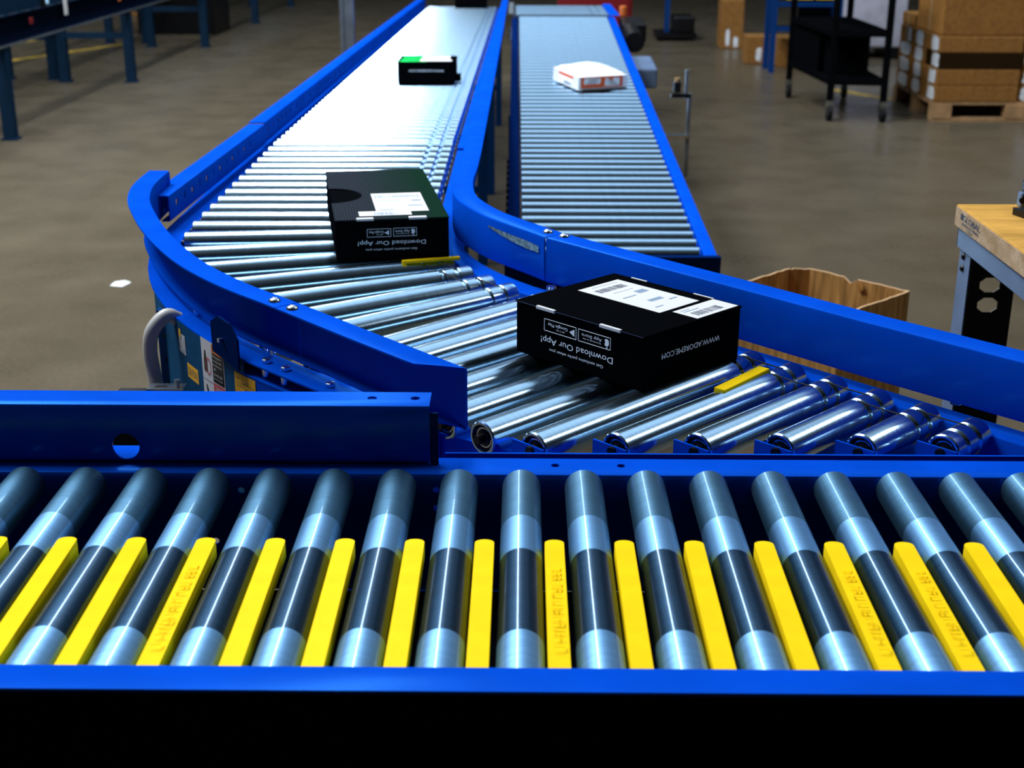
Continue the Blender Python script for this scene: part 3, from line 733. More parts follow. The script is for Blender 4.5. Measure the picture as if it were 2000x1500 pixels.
def parcel_body(t, wx, dy, h, lidm, notch=False):
    b = box2(bm_new(), (-wx/2, -dy/2, 0), (wx/2, dy/2, h-0.003)); bevel(b, 0.0015, 1)
    part('carton_body', b, CARTB, t, local=True)
    x0, y0 = wx/2+0.0008, dy/2+0.0008
    pts = [(-x0, -y0), (x0, -y0), (x0, y0), (-x0, y0)]
    if notch:
        pts += [(-x0, 0.055)] + [(-x0+0.066*math.sin(PI*k/14), -0.018+0.0735*math.cos(PI*k/14)) for k in range(1, 14)] + [(-x0, -0.092)]
    lid = bm_new(); prism(lid, pts, h-0.0028, h)
    bmesh.ops.triangulate(lid, faces=[f for f in lid.faces if len(f.verts) > 4])
    part('lid', lid, lidm, t, local=True)

# near box
t2 = thing('parcel_box', 'black parcel box nearest the camera, turned diagonally, with two white labels on its glossy lid', 'box', (0.1612, 1.9877, 0.7742), rotz=math.radians(-45.6))
parcel_body(t2, 0.2585, 0.2250, 0.083, CARTB)
rnd = random.Random(3)
lab = part('shipping_label', sheet([(-0.099, -0.0066), (0.0688, -0.0066), (0.0688, 0.087), (-0.099, 0.087)], 0.083), PAPER, t2, local=True)
part('barcode', barcode(bm_new(), (-0.078, 0.006), (0, 0.066), (0.017, 0), 26, 0.0838, rnd), INKB, lab, local=True, stuff=True)
b = bm_new()
for x, y, w_, h_ in ((-0.048, 0.02, 0.0012, 0.045), (-0.035, 0.052, 0.014, 0.022), (0.012, 0.03, 0.010, 0.03), (0.03, 0.06, 0.004, 0.018), (0.045, 0.01, 0.003, 0.018), (-0.09, 0.015, 0.0010, 0.06), (-0.02, 0.01, 0.003, 0.03)):
    flat(b, [(x, y), (x+w_, y), (x+w_, y+h_), (x, y+h_)], 0.0838)
part('label_print', b, INKG, lab, local=True, stuff=True)
lab = part('barcode_label', sheet([(0.0785, 0.0115), (0.1262, 0.0115), (0.1262, 0.1095), (0.0785, 0.1095)], 0.083), PAPER, t2, local=True)
part('barcode', barcode(bm_new(), (0.101, 0.025), (0, 0.062), (0.017, 0), 18, 0.0838, rnd), INKB, lab, local=True, stuff=True)
part('label_print', flat(flat(bm_new(), [(0.092, 0.02), (0.094, 0.02), (0.094, 0.055), (0.092, 0.055)], 0.0838), [(0.086, 0.02), (0.0875, 0.02), (0.0875, 0.04), (0.086, 0.04)], 0.0838), INKG, lab, local=True, stuff=True)
yf = -0.1127
for x0, x1 in ((-0.0842, -0.0456), (0.0458, 0.0866)):
    part('lid_tab', bevel(box2(bm_new(), (x0, -0.1150, 0.0790), (x1, -0.1095, 0.0842)), 0.001), PAPER, t2, local=True)
for x0, x1 in ((0.0376, 0.077), (-0.0914, -0.0579)):
    part('lid_tab', bevel(box2(bm_new(), (x0, 0.1105, 0.0800), (x1, 0.1138, 0.0842)), 0.001), PAPER, t2, local=True)
part('lid_fold', box2(bm_new(), (-0.129, -0.1134, 0.0818), (0.129, -0.1124, 0.0824)), GALV, t2, local=True)
up_text('Download Our App!', 0.0100, 0.147, -0.001, yf, 0.0345, t2)
up_text('Get exclusive perks when you', 0.0048, 0.110, -0.001, yf, 0.0200, t2)
badge(-0.0678, -0.001, 0.0481, 0.0672, yf, 'play', t2); badge(0.003, 0.0675, 0.0481, 0.0670, yf, 'apple', t2)
part('printed_text', xf(text_bm('WWW.ADOREME.COM', 0.0085, 0.134), T(0.1300, -0.005, 0.0445) @ Matrix.Rotation(PI, 4, 'X') @ RZ(PI/2) @ RX90), INKW, t2, local=True)

# middle box
t1 = thing('parcel_box', 'black parcel box on the bend with a round thumb notch cut in its ribbed lid', 'box', (-0.295, 2.8025, 0.7742), rotz=math.radians(10))
parcel_body(t1, 0.2190, 0.4940, 0.0815, RIBBED, True)
lab = part('shipping_label', sheet([(-0.0262, -0.1895), (0.0775, -0.1895), (0.0775, -0.0130), (-0.0262, -0.0130)], 0.0815), PAPER, t1, local=True)
part('barcode', barcode(bm_new(), (-0.020, -0.058), (0.092, 0), (0, 0.022), 34, 0.0823, rnd), INKG, lab, local=True, stuff=True)
b = bm_new()
for x, y, w_, h_ in ((0.052, -0.095, 0.02, 0.012), (0.04, -0.14, 0.03, 0.008), (-0.02, -0.175, 0.03, 0.006), (-0.02, -0.085, 0.05, 0.003)): flat(b, [(x, y), (x+w_, y), (x+w_, y+h_), (x, y+h_)], 0.0823)
part('label_print', b, INKG, lab, local=True, stuff=True)
lab = part('barcode_label', sheet([(-0.0617, -0.2235), (0.0408, -0.2235), (0.0408, -0.1832), (-0.0617, -0.1832)], 0.0822), PAPER, t1, local=True)
part('barcode', barcode(bm_new(), (-0.032, -0.219), (0.048, 0), (0, 0.024), 18, 0.0830, rnd), INKG, lab, local=True, stuff=True)
yf = -0.2472
for x0, x1 in ((-0.0687, -0.0357), (0.0321, 0.0671)):
    part('lid_tab', bevel(box2(bm_new(), (x0, -0.2490, 0.0785), (x1, -0.2355, 0.0829)), 0.001), PAPER, t1, local=True)
up_text('Download Our App!', 0.0085, 0.132, -0.002, yf, 0.0350, t1)
up_text('Get exclusive perks when you', 0.0042, 0.100, -0.0025, yf, 0.0215, t1)
badge(-0.0495, -0.0030, 0.0460, 0.0622, yf, 'play', t1); badge(0.0014, 0.0468, 0.0462, 0.0628, yf, 'apple', t1)

# green topped box further up
t3 = thing('parcel_box', 'black parcel box with green and white top, far up the long conveyor', 'box', (-0.383, 5.519, 0.7465), rotz=0.02, rotx=ty)
parcel_body(t3, 0.2260, 0.2700, 0.0810, CARTB)
part('green_band', sheet([(-0.105, -0.130), (0.0, -0.130), (0.0, 0.128), (-0.098, 0.128)], 0.081), GREEN, t3, local=True)
lab = part('shipping_label', sheet([(-0.028, -0.110), (0.098, -0.110), (0.098, -0.05), (0.088, -0.045), (0.088, 0.105), (-0.022, 0.105)], 0.0815), PAPER, t3, local=True)
up_text('WWW.ADOREME.COM', 0.0085, 0.136, 0.0, -0.1352, 0.048, t3)
part('side_flap', box2(bm_new(), (0.113, -0.10, 0.004), (0.133, -0.05, 0.030)), CARTB, t3, local=True)
# box at the very end
t4 = thing('parcel_box', 'plain black parcel box at the far upper end of the long conveyor', 'box', (-0.395, 10.46, 0.6600), rotz=0.03, rotx=ty)
parcel_body(t4, 0.240, 0.200, 0.085, CARTB)

# white and orange package on the incline
pk = thing('wrapped_package', 'white film-wrapped package with orange print lying askew on the inclined conveyor', 'package', (0.2905, 6.060, 0.6588), rotz=math.radians(24), rotx=tc_)
b = bm_new(); bmesh.ops.create_grid(b, x_segments=12, y_segments=12, size=0.5)
bmesh.ops.delete(b, geom=b.verts[:], context='VERTS')
N = 10; top = {}; bot = {}
WX, DY = 0.236, 0.255
for i in range(N+1):
    for j in range(N+1):
        u, v = i/N*2-1, j/N*2-1
        f = 0.012*(1-u*u)*(1-v*v)+0.012*max(0, 1-abs(u-0.2)*1.6)*max(0, v)*(1-v)*3
        edge = max(abs(u), abs(v)); f -= 0.010*max(0, edge-0.85)/0.15
        k = 1.0
        top[i, j] = b.verts.new((u*WX/2*k, v*DY/2*k, 0.070+f)); bot[i, j] = b.verts.new((u*WX/2, v*DY/2, 0.004))
for i in range(N):
    for j in range(N):
        b.faces.new((top[i, j], top[i+1, j], top[i+1, j+1], top[i, j+1])); b.faces.new((bot[i, j], bot[i, j+1], bot[i+1, j+1], bot[i+1, j]))
for i in range(N):
    b.faces.new((bot[i, 0], bot[i+1, 0], top[i+1, 0], top[i, 0])); b.faces.new((bot[i+1, N], bot[i, N], top[i, N], top[i+1, N]))
    b.faces.new((bot[0, i+1], bot[0, i], top[0, i], top[0, i+1])); b.faces.new((bot[N, i], bot[N, i+1], top[N, i+1], top[N, i]))
part('film_wrap', b, WHITE, pk, 60, local=True)
part('base_slab', box2(bm_new(), (-0.105, -0.140, 0.0002), (0.112, 0.10, 0.006)), BLACK, pk, local=True)  # thin black slab under the package
yf = -0.1283
def fpoly(pts, m, nm, parent, y=yf):
    b = bm_new(); b.faces.new([b.verts.new((x, y, z)) for x, z in pts]); bmesh.ops.triangulate(b, faces=b.faces); return part(nm, b, m, parent, local=True)
pr = fpoly([(-0.107, 0.012), (0.095, 0.012), (0.095, 0.060), (-0.107, 0.060)], ORANGE, 'orange_print', pk)
fpoly([(-0.092, 0.028), (-0.020, 0.028), (-0.012, 0.034), (-0.012, 0.048), (-0.020, 0.054), (-0.092, 0.054)], WHITE, 'white_window', pr, yf-0.0004)
for k in range(4): fpoly([(-0.080+0.004*k, 0.030+0.006*k), (-0.030+0.003*k, 0.030+0.006*k), (-0.030+0.003*k, 0.032+0.006*k), (-0.080+0.004*k, 0.032+0.006*k)], RED, 'print_line', pr, yf-0.0008)
fpoly([(0.008, 0.017), (0.080, 0.017), (0.080, 0.050), (0.050, 0.053), (0.042, 0.032), (0.036, 0.026), (0.026, 0.026), (0.022, 0.032), (0.022, 0.052), (0.010, 0.050)], WHITE, 'white_figure', pr, yf-0.0004)
b = bm_new(); b.faces.new([b.verts.new((-0.1185, y, z)) for y, z in ((0.07, 0.042), (-0.075, 0.042), (-0.075, 0.055), (0.07, 0.055))]); part('orange_stripe', b, ORANGE, pk, local=True)
b = bm_new(); b.faces.new([b.verts.new((-0.1185, y, z)) for y, z in ((0.02, 0.012), (-0.06, 0.012), (-0.05, 0.022), (0.01, 0.024))]); part('grey_print', b, INKG, pk, local=True)

# ------------------------------------------------------------------ hose, control box under the bend
hz = thing('conduit_hose', 'pale grey flexible conduit hose looping down beside the outer bend', 'hose', (-0.64, 2.22, 0))
hp = smooth_path([(-0.598, 2.245, 0.748), (-0.616, 2.232, 0.778-0.02), (-0.638, 2.22, 0.735), (-0.6455, 2.22, 0.700), (-0.643, 2.22, 0.660), (-0.636, 2.212, 0.615), (-0.630, 2.206, 0.55), (-0.630, 2.205, 0.40), (-0.630, 2.205, 0.013)], 6)
part('hose_tube', tube(bm_new(), hp, 0.0125, 14), HOSE, hz, 60)
part('hose_collar', tube(bm_new(), [(-0.6375, 2.2135, 0.627), (-0.6355, 2.2115, 0.608)], 0.0150, 14), RUBBER, hz, 40)
part('hose_clip', box2(bm_new(), (-0.607, 2.236, 0.742), (-0.588, 2.254, 0.7535)), BLACK, hz)
cbx = thing('junction_box', 'small black junction box with a slotted zinc bracket at the foot of the conduit', 'box', (-0.64, 2.16, 0))
part('box_body', bevel(box2(bm_new(), (-0.690, 2.10, 0.56), (-0.634, 2.172, 0.648)), 0.004), BLACK, cbx)
part('mount_post', box2(bm_new(), (-0.664, 2.13, 0.0), (-0.648, 2.146, 0.56)), BLACK, cbx)
br = part('slotted_bracket', box2(bm_new(), (-0.634, 2.135, 0.655), (-0.572, 2.165, 0.658)), ZINC, cbx)
part('bracket_slot', box2(bm_new(), (-0.622, 2.145, 0.6578), (-0.602, 2.153, 0.6584)), BLACK, br)
part('bracket_bolt', cyl(bm_new(), (-0.584, 2.150, 0.658), (-0.584, 2.150, 0.670), 0.006, 6), ZINC, br)
part('bracket_web', box2(bm_new(), (-0.634, 2.138, 0.56), (-0.592, 2.142, 0.655)), BLACK, cbx)

# ------------------------------------------------------------------ grey strut post beyond the left rail
po = thing('strut_post', 'grey galvanised strut post standing left of the long conveyor', 'post', (-0.945, 7.45, 0))
part('post_channel', xf(sweep(bm_new(), [(-0.037, 0), (0.037, 0)], rprof(-0.02, 0.02, 0, 2.3)), Matrix.Identity(4)), GALV, po, local=True)
part('post_lip', box2(bm_new(), (-0.037, -0.026, 0), (-0.018, -0.02, 2.3)), GALV, po, local=True)
part('post_lip', box2(bm_new(), (0.018, -0.026, 0), (0.037, -0.02, 2.3)), GALV, po, local=True)
part('base_plate', box2(bm_new(), (-0.07, -0.07, 0), (0.07, 0.07, 0.01)), GALV, po, local=True)
for z in (1.02, 1.10): part('post_knob', cyl(bm_new(), (0.037, 0, z), (0.052, 0, z), 0.012, 12), BLACK, po, local=True)

# ------------------------------------------------------------------ open carton behind the guard
ct = thing('open_carton', 'open brown cardboard carton with a torn rim, on the floor behind the inner guard rail', 'carton', (0.83, 3.665, 0), rotz=math.radians(-46))
rnd = random.Random(11)
cw, cd, chh, thk, ch = 0.375, 0.335, 0.405, 0.005, 0.045
oc = [(-cw/2, -cd/2), (cw/2, -cd/2), (cw/2, cd/2), (-cw/2+ch, cd/2), (-cw/2, cd/2-ch)]
def wall(p, q, k):
    b = bm_new(); n = 14; d = Vector(q)-Vector(p); nr_ = Vector((-d.y, d.x)).normalized()*thk
    vs = []
    for i in range(n+1):
        t = i/n; z = chh+(rnd.uniform(-0.0018, 0.0012) if 0 < i < n else 0)
        if k == 2 and i == 8: z -= 0.016
        x = Vector(p)+d*t
        vs.append([b.verts.new((x.x, x.y, 0.004)), b.verts.new((x.x, x.y, z)), b.verts.new((x.x+nr_.x, x.y+nr_.y, z)), b.verts.new((x.x+nr_.x, x.y+nr_.y, 0.004))])
    for a, c in zip(vs, vs[1:]):
        for m_ in range(4): b.faces.new((a[m_], c[m_], c[(m_+1) % 4], a[(m_+1) % 4]))
    b.faces.new(vs[0]); b.faces.new(vs[-1][::-1])
    top = [(v[1].co.copy(), v[2].co.copy()) for v in vs]
    o = part('carton_wall', b, BROWNIN, ct, local=True)
    e = bm_new(); lv = [[e.verts.new(p+Vector((0, 0, dz))) for p in (a_, b_) for dz in (0.0002, 0.0022)] for a_, b_ in top]
    for a, c in zip(lv, lv[1:]):
        for i0, i1 in ((0, 1), (1, 3), (3, 2), (2, 0)): e.faces.new((a[i0], c[i0], c[i1], a[i1]))
    part('torn_rim', e, RIM, o, local=True)
    return o
for k in range(5): wall(oc[k], oc[(k+1) % 5], k)
part('carton_base', prism(bm_new(), oc, 0.0, 0.004), BROWN, ct, local=True)
tf = bm_new(); tf.faces.new([tf.verts.new(p) for p in ((0.02, cd/2-thk-0.002, 0.395), (0.045, cd/2-thk-0.008, 0.405), (0.05, cd/2-thk-0.012, 0.385), (0.035, cd/2-thk-0.006, 0.372))]); part('torn_flap', tf, BROWN, ct, local=True)

# ------------------------------------------------------------------ workbench
wb = thing('workbench', 'workbench with a thick wooden shop top and grey steel legs at the right edge', 'bench', (0.889, 2.741, 0))
tp = box2(bm_new(), (0, -1.05, 0.805), (1.5, 0, 0.850)); bevel(tp, 0.004, 2)
tpo = part('bench_top', tp, WOOD, wb, local=True)
part('top_edge', box2(bm_new(), (-0.0012, -1.044, 0.8085), (0.0005, -0.006, 0.8465)), WOODE, tpo, local=True)
def edge_text(s, h, wd, y, z): part('printed_text', xf(text_bm(s, h, wd, bold=0.01), T(-0.0018, y, z) @ RZ(-PI/2) @ RX90), INKB, tpo, local=True)
edge_text('GLOBAL', 0.0125, 0.108, -0.110, 0.8340); edge_text('INDUSTRIAL', 0.0065, 0.105, -0.108, 0.8215); edge_text('USA', 0.0050, 0.045, -0.105, 0.8140)
b = bm_new()
for k in range(4): box(b, (-0.0016, -0.043-0.004*k, 0.834), (0.0004, 0.0022, 0.014-0.001*abs(k-1.5)))
part('printed_globe', b, INKB, tpo, local=True)
part('apron_rail', sweep(bm_new(), [(0.006, -1.04), (0.006, -0.012)], [(0, 0.765), (0, 0.8045), (-0.04, 0.8045), (-0.04, 0.8015), (-0.003, 0.8015), (-0.003, 0.768)]), GREYST, wb, local=True)
part('apron_rail', box2(bm_new(), (0.006, -0.015, 0.765), (1.45, -0.012, 0.8045)), GREYST, wb, local=True)
lg = part('bench_leg', box2(bm_new(), (0.012, -0.088, 0.0), (0.0150, -0.020, 0.766)), GREYST, wb, local=True)
web = bm_new(); box2(web, (0.015, -0.088, 0.0), (0.105, -0.085, 0.766)); wo = part('leg_web', web, BLACK, wb, local=True, label='inner web with two octagonal holes, its shade painted black')  # black puts the shade on this steel web into its colour
cbm = bm_new()
for z in (0.702, 0.660):
    pts = [(0.058+0.0205*math.cos(PI/8+k*PI/4)*1.08, 0.0155*math.sin(PI/8+k*PI/4)*1.08) for k in range(8)]
    pb = bm_new(); prism(pb, pts, -0.01, 0.01); xf(pb, T(0, -0.0865, z) @ RX90); merge(cbm, pb)
cyl(cbm, (0.062, -0.10, 0.735), (0.062, -0.07, 0.735), 0.0022, 10)
cut(wo, cbm)
part('leg_flange', box2(bm_new(), (0.105, -0.088, 0.0), (0.108, -0.020, 0.766)), BLACK, wb, local=True)
for z in (0.752, 0.727):
    part('bench_bolt', xf(lathe(bm_new(), [(0, 0.0075), (0.003, 0.0068), (0.006, 0.003), (0.0065, 0)], 16), T(0.012, -0.050, z) @ RZ(PI)), BLACK, wb, 40, local=True)
part('bench_leg', box2(bm_new(), (0.012, -1.03, 0.0), (0.10, -0.95, 0.766)), GREYST, wb, local=True)
part('bench_leg', box2(bm_new(), (1.38, -0.10, 0.0), (1.47, -0.02, 0.766)), GREYST, wb, local=True)
part('bench_leg', box2(bm_new(), (1.38, -1.03, 0.0), (1.47, -0.95, 0.766)), GREYST, wb, local=True)
# things on the bench
tr = thing('tray', 'black flat device with a slanted corner lying on the wooden bench top', 'device', (0.994, 2.625, 0.8503))
b = bm_new(); prism(b, [(-0.020, 0.030), (-0.024, 0.018), (0.03, -0.18), (0.30, -0.18), (0.30, 0.030)], 0.0, 0.012); bevel(b, 0.003, 2); part('device_body', b, BLACK, tr, local=True)
ga = thing('clamp_stand', 'small grey and black clamp at the back of the bench top', 'clamp', (1.012, 2.715, 0.8503))
part('clamp_foot', bevel(box2(bm_new(), (-0.006, -0.012, 0), (0.05, 0.012, 0.030)), 0.003), GREYST, ga, local=True)
part('clamp_knob', cyl(bm_new(), (-0.004, -0.016, 0.016), (-0.004, -0.011, 0.016), 0.007, 14), BLACK, ga, local=True)
part('clamp_head', bevel(box2(bm_new(), (0.0, -0.01, 0.030), (0.05, 0.012, 0.055)), 0.004), BLACK, ga, local=True)

# ------------------------------------------------------------------ black cart
kt = thing('rolling_cart', 'black steel shelf cart on four caster wheels', 'cart', (2.24, 9.88, 0))
CB = mat('black_cart_paint', (0.0022, 0.0024, 0.003), 0.5, gloss=(0.004, (0.5, 0.6, 0.8)))
cc4 = [(2.085, 9.335), (2.435, 9.285), (2.435, 10.46), (2.015, 10.46)]
for x, y in cc4:
    part('cart_post', box2(bm_new(), (x-0.02, y-0.02, 0.13), (x+0.02, y+0.02, 1.25)), CB, kt)
    fk = part('caster_fork', box2(bm_new(), (x-0.022, y-0.03, 0.075), (x+0.022, y+0.03, 0.135)), ZINC, kt)
    part('caster_wheel', cyl(bm_new(), (x-0.016, y-0.015, 0.052), (x+0.016, y-0.015, 0.052), 0.052, 20), RUBBER, kt, 40)
    part('wheel_hub', cyl(bm_new(), (x-0.020, y-0.015, 0.052), (x+0.020, y-0.015, 0.052), 0.014, 12), ZINC, fk)
for z in (0.255, 0.575, 0.98):
    b = bm_new(); prism(b, [(x+(-0.02 if x < 2.2 else 0.02), y+(-0.02 if y < 10 else 0.02)) for x, y in cc4], z-0.015, z+0.02); part('cart_shelf', b, CB, kt)
part('cart_panel', sweep(bm_new(), [(2.02, 10.42), (2.075, 9.76)], rprof(0, 0.006, 0.27, 0.56)), CB, kt)
part('cart_load', bevel(box2(bm_new(), (2.12, 9.62, 0.275), (2.40, 10.42, 0.555)), 0.01), CB, kt)

# ------------------------------------------------------------------ pallet with cartons
pl = thing('wooden_pallet', 'wooden pallet on the floor under the stack of brown cartons', 'pallet', (2.78, 9.31, 0))
for k, y in enumerate((0.04, 0.5, 0.98)): part('pallet_skid', box2(bm_new(), (0.0, y-0.045, 0.0), (0.99, y+0.045, 0.022)), PALLET, pl, local=True)
for y in (0.04, 0.5, 0.98):
    for x in (0.07, 0.57, 0.93): part('pallet_block', box2(bm_new(), (x-0.07, y-0.05, 0.022), (x+0.06, y+0.05, 0.110)), PALLET, pl, local=True)
for k in range(7): part('deck_board', box2(bm_new(), (0.0, 0.01+0.145*k, 0.110), (1.0, 0.125+0.145*k, 0.130)), PALLET, pl, local=True)
LABW = mat('white_wrap_label', (0.74, 0.78, 0.88), 0.4, var=0.25, vscale=60)
def carton(x0, y0, z0, sx, sy, sz, label, cat='carton', group='cartons stacked on the pallet', labs=(), m=BROWN):
    t = thing('shipping_carton', label, cat, (x0+sx/2, y0+sy/2, z0), rotz=0, group=group)
    b = box2(bm_new(), (-sx/2, -sy/2, 0), (sx/2, sy/2, sz)); bevel(b, 0.005, 1); part('carton_body', b, m, t, local=True)
    part('tape_strip', box2(bm_new(), (-sx/2-0.0008, -0.022, sz*0.02), (sx/2+0.0008, 0.022, sz+0.0006)), TAPE, t, local=True)
    rn = random.Random(int(x0*100+y0*37+z0*91))
    for (face, u0, u1, v0, v1) in labs:
        pts = []
        n = 12
        for k in range(n):
            a = 2*PI*k/n; uu = (u0+u1)/2+(u1-u0)/2*max(-1, min(1, 1.35*math.cos(a)))*rn.uniform(0.75, 1.0); vv = (v0+v1)/2+(v1-v0)/2*max(-1, min(1, 1.35*math.sin(a)))*rn.uniform(0.75, 1.0); pts.append((uu, vv))
        b = bm_new()
        b.faces.new([b.verts.new((-sx/2-0.0016, u*sy, v*sz) if face == 'x' else (u*sx, -sy/2-0.0016, v*sz)) for u, v in pts])
        bmesh.ops.triangulate(b, faces=b.faces); part('white_label', b, LABW, t, local=True)
    return t
rows_ = ['bottom layer', 'second layer up', 'third layer up', 'top layer']
colsy = ['nearest the camera', 'in the middle', 'at the far end']
DARKCARD = mat('dark_brown_card', (0.022, 0.012, 0.005), 0.7, gloss=(0.0, (1, 1, 1)))
for k in range(4):
    for j in range(3):
        y0 = 9.315+0.335*j
        labs = [('x', -0.49, 0.05, 0.02, 1.0)] if j == 0 else [('x', -0.40, 0.22, 0.0, 1.0)] if j == 1 else [('x', -0.48, 0.38, 0.02, 0.98)]
        if k == 3 and j == 2: labs = [('x', -0.45, -0.15, 0.0, 1.0)]
        zz = 0.130+0.1085*k
        carton(2.785+(0.012 if k == 2 and j == 0 else 0), y0, zz, 0.565, 0.325, 0.107,
               'brown carton on the pallet, left face row %s, %s' % (colsy[j], rows_[k]), labs=labs, m=DARKCARD if (k == 2 and j == 0) else BROWN)
for k in range(4):
    carton(3.365, 9.335, 0.130+0.1085*k, 0.41, 0.325, 0.107, 'brown carton on the pallet, right hand column of the front, %s' % rows_[k],
           labs=[('y', -0.50, -0.10, 0.0, 1.0)] if k in (0, 1, 2) else ())
carton(2.80, 9.335, 0.566, 0.55, 0.62, 0.34, 'tall brown carton standing on top of the pallet stack', group='cartons on top of the pallet stack')
carton(2.79, 9.99, 0.566, 0.34, 0.32, 0.085, 'low brown carton at the far left corner on top of the pallet stack', group='cartons on top of the pallet stack')
carton(3.385, 9.36, 0.566, 0.40, 0.34, 0.06, 'flat brown carton lying right of the tall carton on the stack', group='cartons on top of the pallet stack')
carton(3.385, 9.38, 0.627, 0.38, 0.32, 0.07, 'uppermost flat brown carton right of the tall carton', group='cartons on top of the pallet stack')

# cartons on the floor further back
carton(1.975, 13.94, 0.0, 0.22, 0.30, 0.47, 'tall brown carton on the floor left of the blue rack', group='cartons on the floor by the rack', labs=[('y', -0.30, -0.1, 0.02, 0.42), ('y', 0.05, 0.30, 0.02, 0.26)])
carton(2.03, 12.62, 0.0, 0.23, 0.28, 0.245, 'short brown carton with a white label in front of the blue rack leg', group='cartons on the floor by the rack', labs=[('y', -0.15, 0.10, 0.08, 0.62)])
carton(2.27, 12.35, 0.0, 0.17, 0.30, 0.26, 'brown carton on the floor just right of the blue rack leg', group='cartons on the floor by the rack')
carton(2.48, 12.75, 0.09, 0.16, 0.25, 0.15, 'small brown carton seen behind the front caster of the cart', group='cartons on the floor by the rack')
st_ = thing('crate', 'low black crate on the floor under the small brown carton', 'crate', (2.56, 12.87, 0)); part('crate_body', box2(bm_new(), (-0.14, -0.14, 0), (0.14, 0.14, 0.089)), BLACK, st_, local=True); part('crate_rim', box2(bm_new(), (-0.145, -0.145, 0.075), (0.145, 0.145, 0.085)), BLACK, st_, local=True)

# blue rack
rk = thing('blue_rack', 'blue steel rack with a dark back panel and a yellow bin rail behind the cart', 'rack', (2.6, 12.1, 0))
for x in (2.145, 2.70):
    for y in (11.98, 12.28): part('rack_post', box2(bm_new(), (x-0.022, y-0.02, 0), (x+0.022, y+0.02, 1.6)), RACKBLUE, rk)
for z in (0.37, 0.575): part('rack_beam', box2(bm_new(), (2.16, 11.965, z-0.02), (2.70, 11.985, z+0.02)), RACKBLUE, rk)
part('back_panel', box2(bm_new(), (2.40, 12.25, 0.10), (2.69, 12.27, 0.60)), DEEP, rk)
part('rack_shelf', box2(bm_new(), (2.165, 11.99, 0.36), (2.69, 12.25, 0.375)), DEEP, rk)
for k in range(2): part('yellow_panel', box2(bm_new(), (2.235+0.25*k, 11.955, 0.615), (2.46+0.23*k, 11.963, 0.86)), YEL, rk)
# white bulk bin behind
wbn = thing('white_bin', 'large off-white bulk bin standing behind the cart, seen between its shelves', 'bin', (3.3, 13.35, 0))
WB = mat('white_bin_plastic', (0.50, 0.50, 0.60), 0.5, var=0.12, vscale=8)
part('bin_body', bevel(box2(bm_new(), (-0.30, -0.3, 0.10), (0.28, 0.3, 0.95)), 0.03, 3), WB, wbn, 40, local=True)
part('bin_rim', bevel(box2(bm_new(), (-0.32, -0.32, 0.90), (0.30, 0.32, 0.96)), 0.01), WB, wbn, local=True)
for x in (-0.22, 0.2): part('bin_skid', box2(bm_new(), (x-0.06, -0.28, 0), (x+0.06, 0.28, 0.10)), BLACK, wbn, local=True)
# red cabinet past the end of the incline, dark truck base beyond
rc = thing('red_cabinet', 'dark red cabinet just past the upper end of the inclined conveyor', 'cabinet', (0.50, 9.55, 0))
part('cabinet_body', bevel(box2(bm_new(), (-0.27, -0.25, 0.06), (0.22, 0.25, 0.93)), 0.012), RED, rc, local=True)
part('cabinet_plinth', box2(bm_new(), (-0.25, -0.23, 0), (0.20, 0.23, 0.06)), BLACK, rc, local=True)
part('cabinet_door', bevel(box2(bm_new(), (-0.25, -0.258, 0.10), (0.20, -0.25, 0.90)), 0.003), RED, rc, local=True)
dl = thing('dolly', 'low dark dolly on the floor left of the tall carton, cut by the top edge', 'dolly', (1.50, 14.9, 0))
part('dolly_deck', box2(bm_new(), (-0.10, -0.25, 0.03), (0.32, 0.25, 0.08)), BLACK, dl, local=True)
for x in (-0.05, 0.27):
    for y in (-0.2, 0.2): part('dolly_wheel', cyl(bm_new(), (x-0.015, y, 0.03), (x+0.015, y, 0.03), 0.03, 14), RUBBER, dl, 40, local=True)
part('dolly_post', box2(bm_new(), (0.0, -0.03, 0.08), (0.05, 0.03, 0.8)), RACKBLUE, dl, local=True)
part('dolly_load', bevel(box2(bm_new(), (0.08, -0.2, 0.08), (0.30, 0.2, 0.25)), 0.02), BLACK, dl, local=True)

# ------------------------------------------------------------------ background conveyors on the left
def back_conveyor(name, label, xa, xb, ys, zb, zt, y0, y1, brace=True, nroll=60, m=FARNAVY, side=None):
    t = thing(name, label, 'conveyor', ((xa+xb)/2, ys[0], 0))
    part('side_rail', sweep(bm_new(), [(xb, y1), (xb, y0)], cprof(0.04, zb, zt, 0.004, 0.004)), m, t, 40)
    part('side_rail', sweep(bm_new(), [(xa, y0), (xa, y1)], cprof(0.04, zb, zt, 0.004, 0.004)), m, t, 40)
    part('edge_strip', box2(bm_new(), (xb, y0, zb-0.012), (xb+0.045, y1, zb)), GALV, t)
    for y in ys:
        for x in (xa, xb):
            l = part('support_leg', box2(bm_new(), (x-0.036, y-0.036, 0), (x+0.036, y+0.036, zb)), FARLEG, t)
            part('leg_foot', box2(bm_new(), (x-0.05, y-0.05, 0), (x+0.05, y+0.05, 0.012)), FARLEG, l)
        if brace: part('cross_brace', box2(bm_new(), (xa, y-0.015, zb*0.60), (xb, y+0.015, zb*0.60+0.05)), FARLEG, t)
    L = xb-xa-0.02; me = roller_mesh(L, (), n=14); st = (y1-y0-0.1)/nroll
    for k in range(nroll): link('roller', me, t, T(xa+0.01-(xa+xb)/2, y0+0.05+st*k-ys[0], zt-0.005))
    return t
L1 = back_conveyor('roller_conveyor', 'dark raised conveyor along the left background, the nearer of two', -3.74, -3.20, (8.44, 11.2, 13.9, 16.6, 19.2), 0.575, 0.74, 6.5, 20.5)
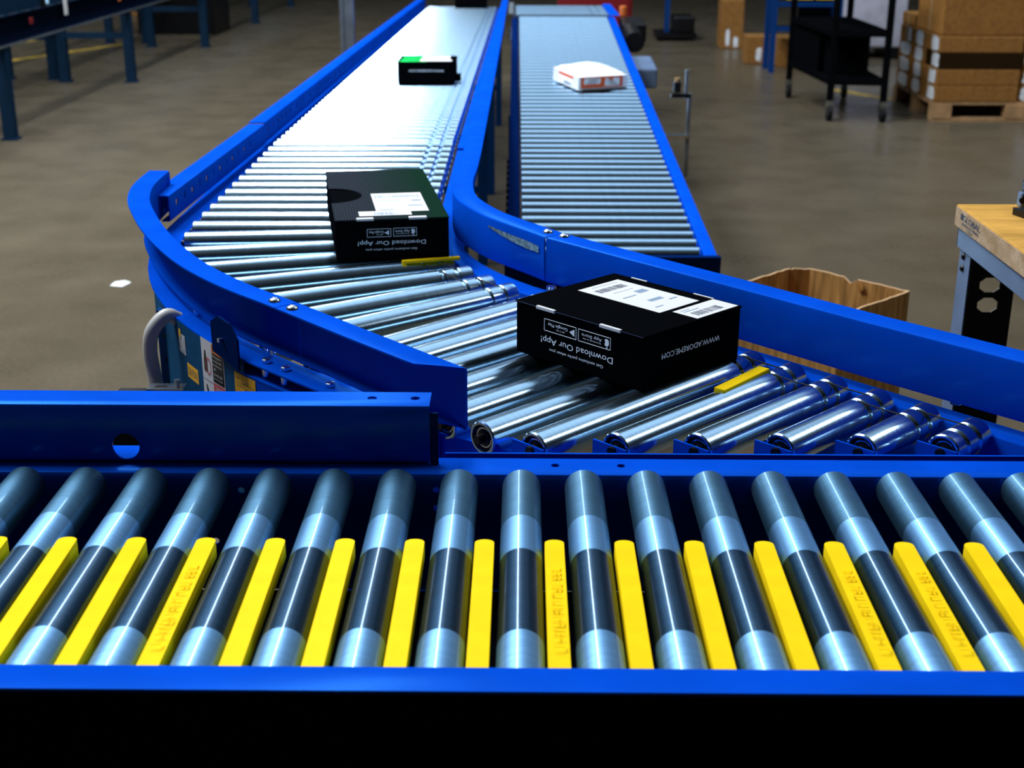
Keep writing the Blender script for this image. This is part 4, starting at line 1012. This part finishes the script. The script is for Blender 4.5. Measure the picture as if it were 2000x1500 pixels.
for y, m_ in ((8.9, RED), (10.9, ORLAB), (9.6, PAPER), (12.6, PAPER)):
    part('side_light', bevel(box2(bm_new(), (-3.158, y-0.03, 0.66), (-3.150, y+0.03, 0.70 if m_ is not PAPER else 0.78)), 0.003), m_, L1)
for y in (8.7, 9.9, 11.4, 13.3):
    part('side_guard', box2(bm_new(), (-3.20, y-0.5, 0.745), (-3.19, y+0.5, 0.90)), FARLEG, L1)
    part('guard_post', box2(bm_new(), (-3.20, y+0.52, 0.74), (-3.17, y+0.56, 0.98)), BLACK, L1)
back_conveyor('roller_conveyor', 'second dark raised conveyor behind the nearer one, far left', -4.26, -3.88, (8.6, 11.34, 14.25, 17.0), 0.53, 0.72, 6.5, 20.0, nroll=50, m=FARLEG)
bb = thing('black_bin', 'large black bin standing under the left background conveyors', 'bin', (-3.80, 15.6, 0))
b = bm_new(); prism(b, [(-0.42, -0.4), (0.42, -0.4), (0.42, 0.4), (-0.42, 0.4)], 0.0, 0.50)
for v in b.verts:
    if v.co.z > 0.1: v.co.x *= 1.0; v.co.y *= 1.05
bevel(b, 0.06, 3); part('bin_body', b, BLACK, bb, 40, local=True)
part('bin_rim', bevel(box2(bm_new(), (-0.45, -0.43, 0.46), (0.45, 0.43, 0.50)), 0.01), BLACK, bb, local=True)
bx = [(-5.0, 17.6), (-4.73, 17.6), (-4.46, 17.6), (-4.17, 17.9)]
for i, (x, y) in enumerate(bx):
    carton(x, y, 0.0, 0.20, 0.2, 0.20, ['small pale brown carton behind the left conveyors, leftmost of four', 'small pale brown carton behind the left conveyors, second of four', 'small pale brown carton behind the left conveyors, third of four', 'small pale brown carton behind the left conveyors, rightmost of four'][i], group='small cartons behind the left conveyors')
# scrap of paper
sc = link('paper_scrap', to_mesh('paper_scrap', prism(bm_new(), [(-0.032, -0.03), (0.02, -0.045), (0.038, 0.02), (0.005, 0.05), (-0.03, 0.03)], 0.0, 0.002), PAPER))
sc.location = (-1.583, 5.122, 0.0003); sc['label'] = 'small white scrap of paper on the bare floor left of the curve'; sc['category'] = 'paper scrap'
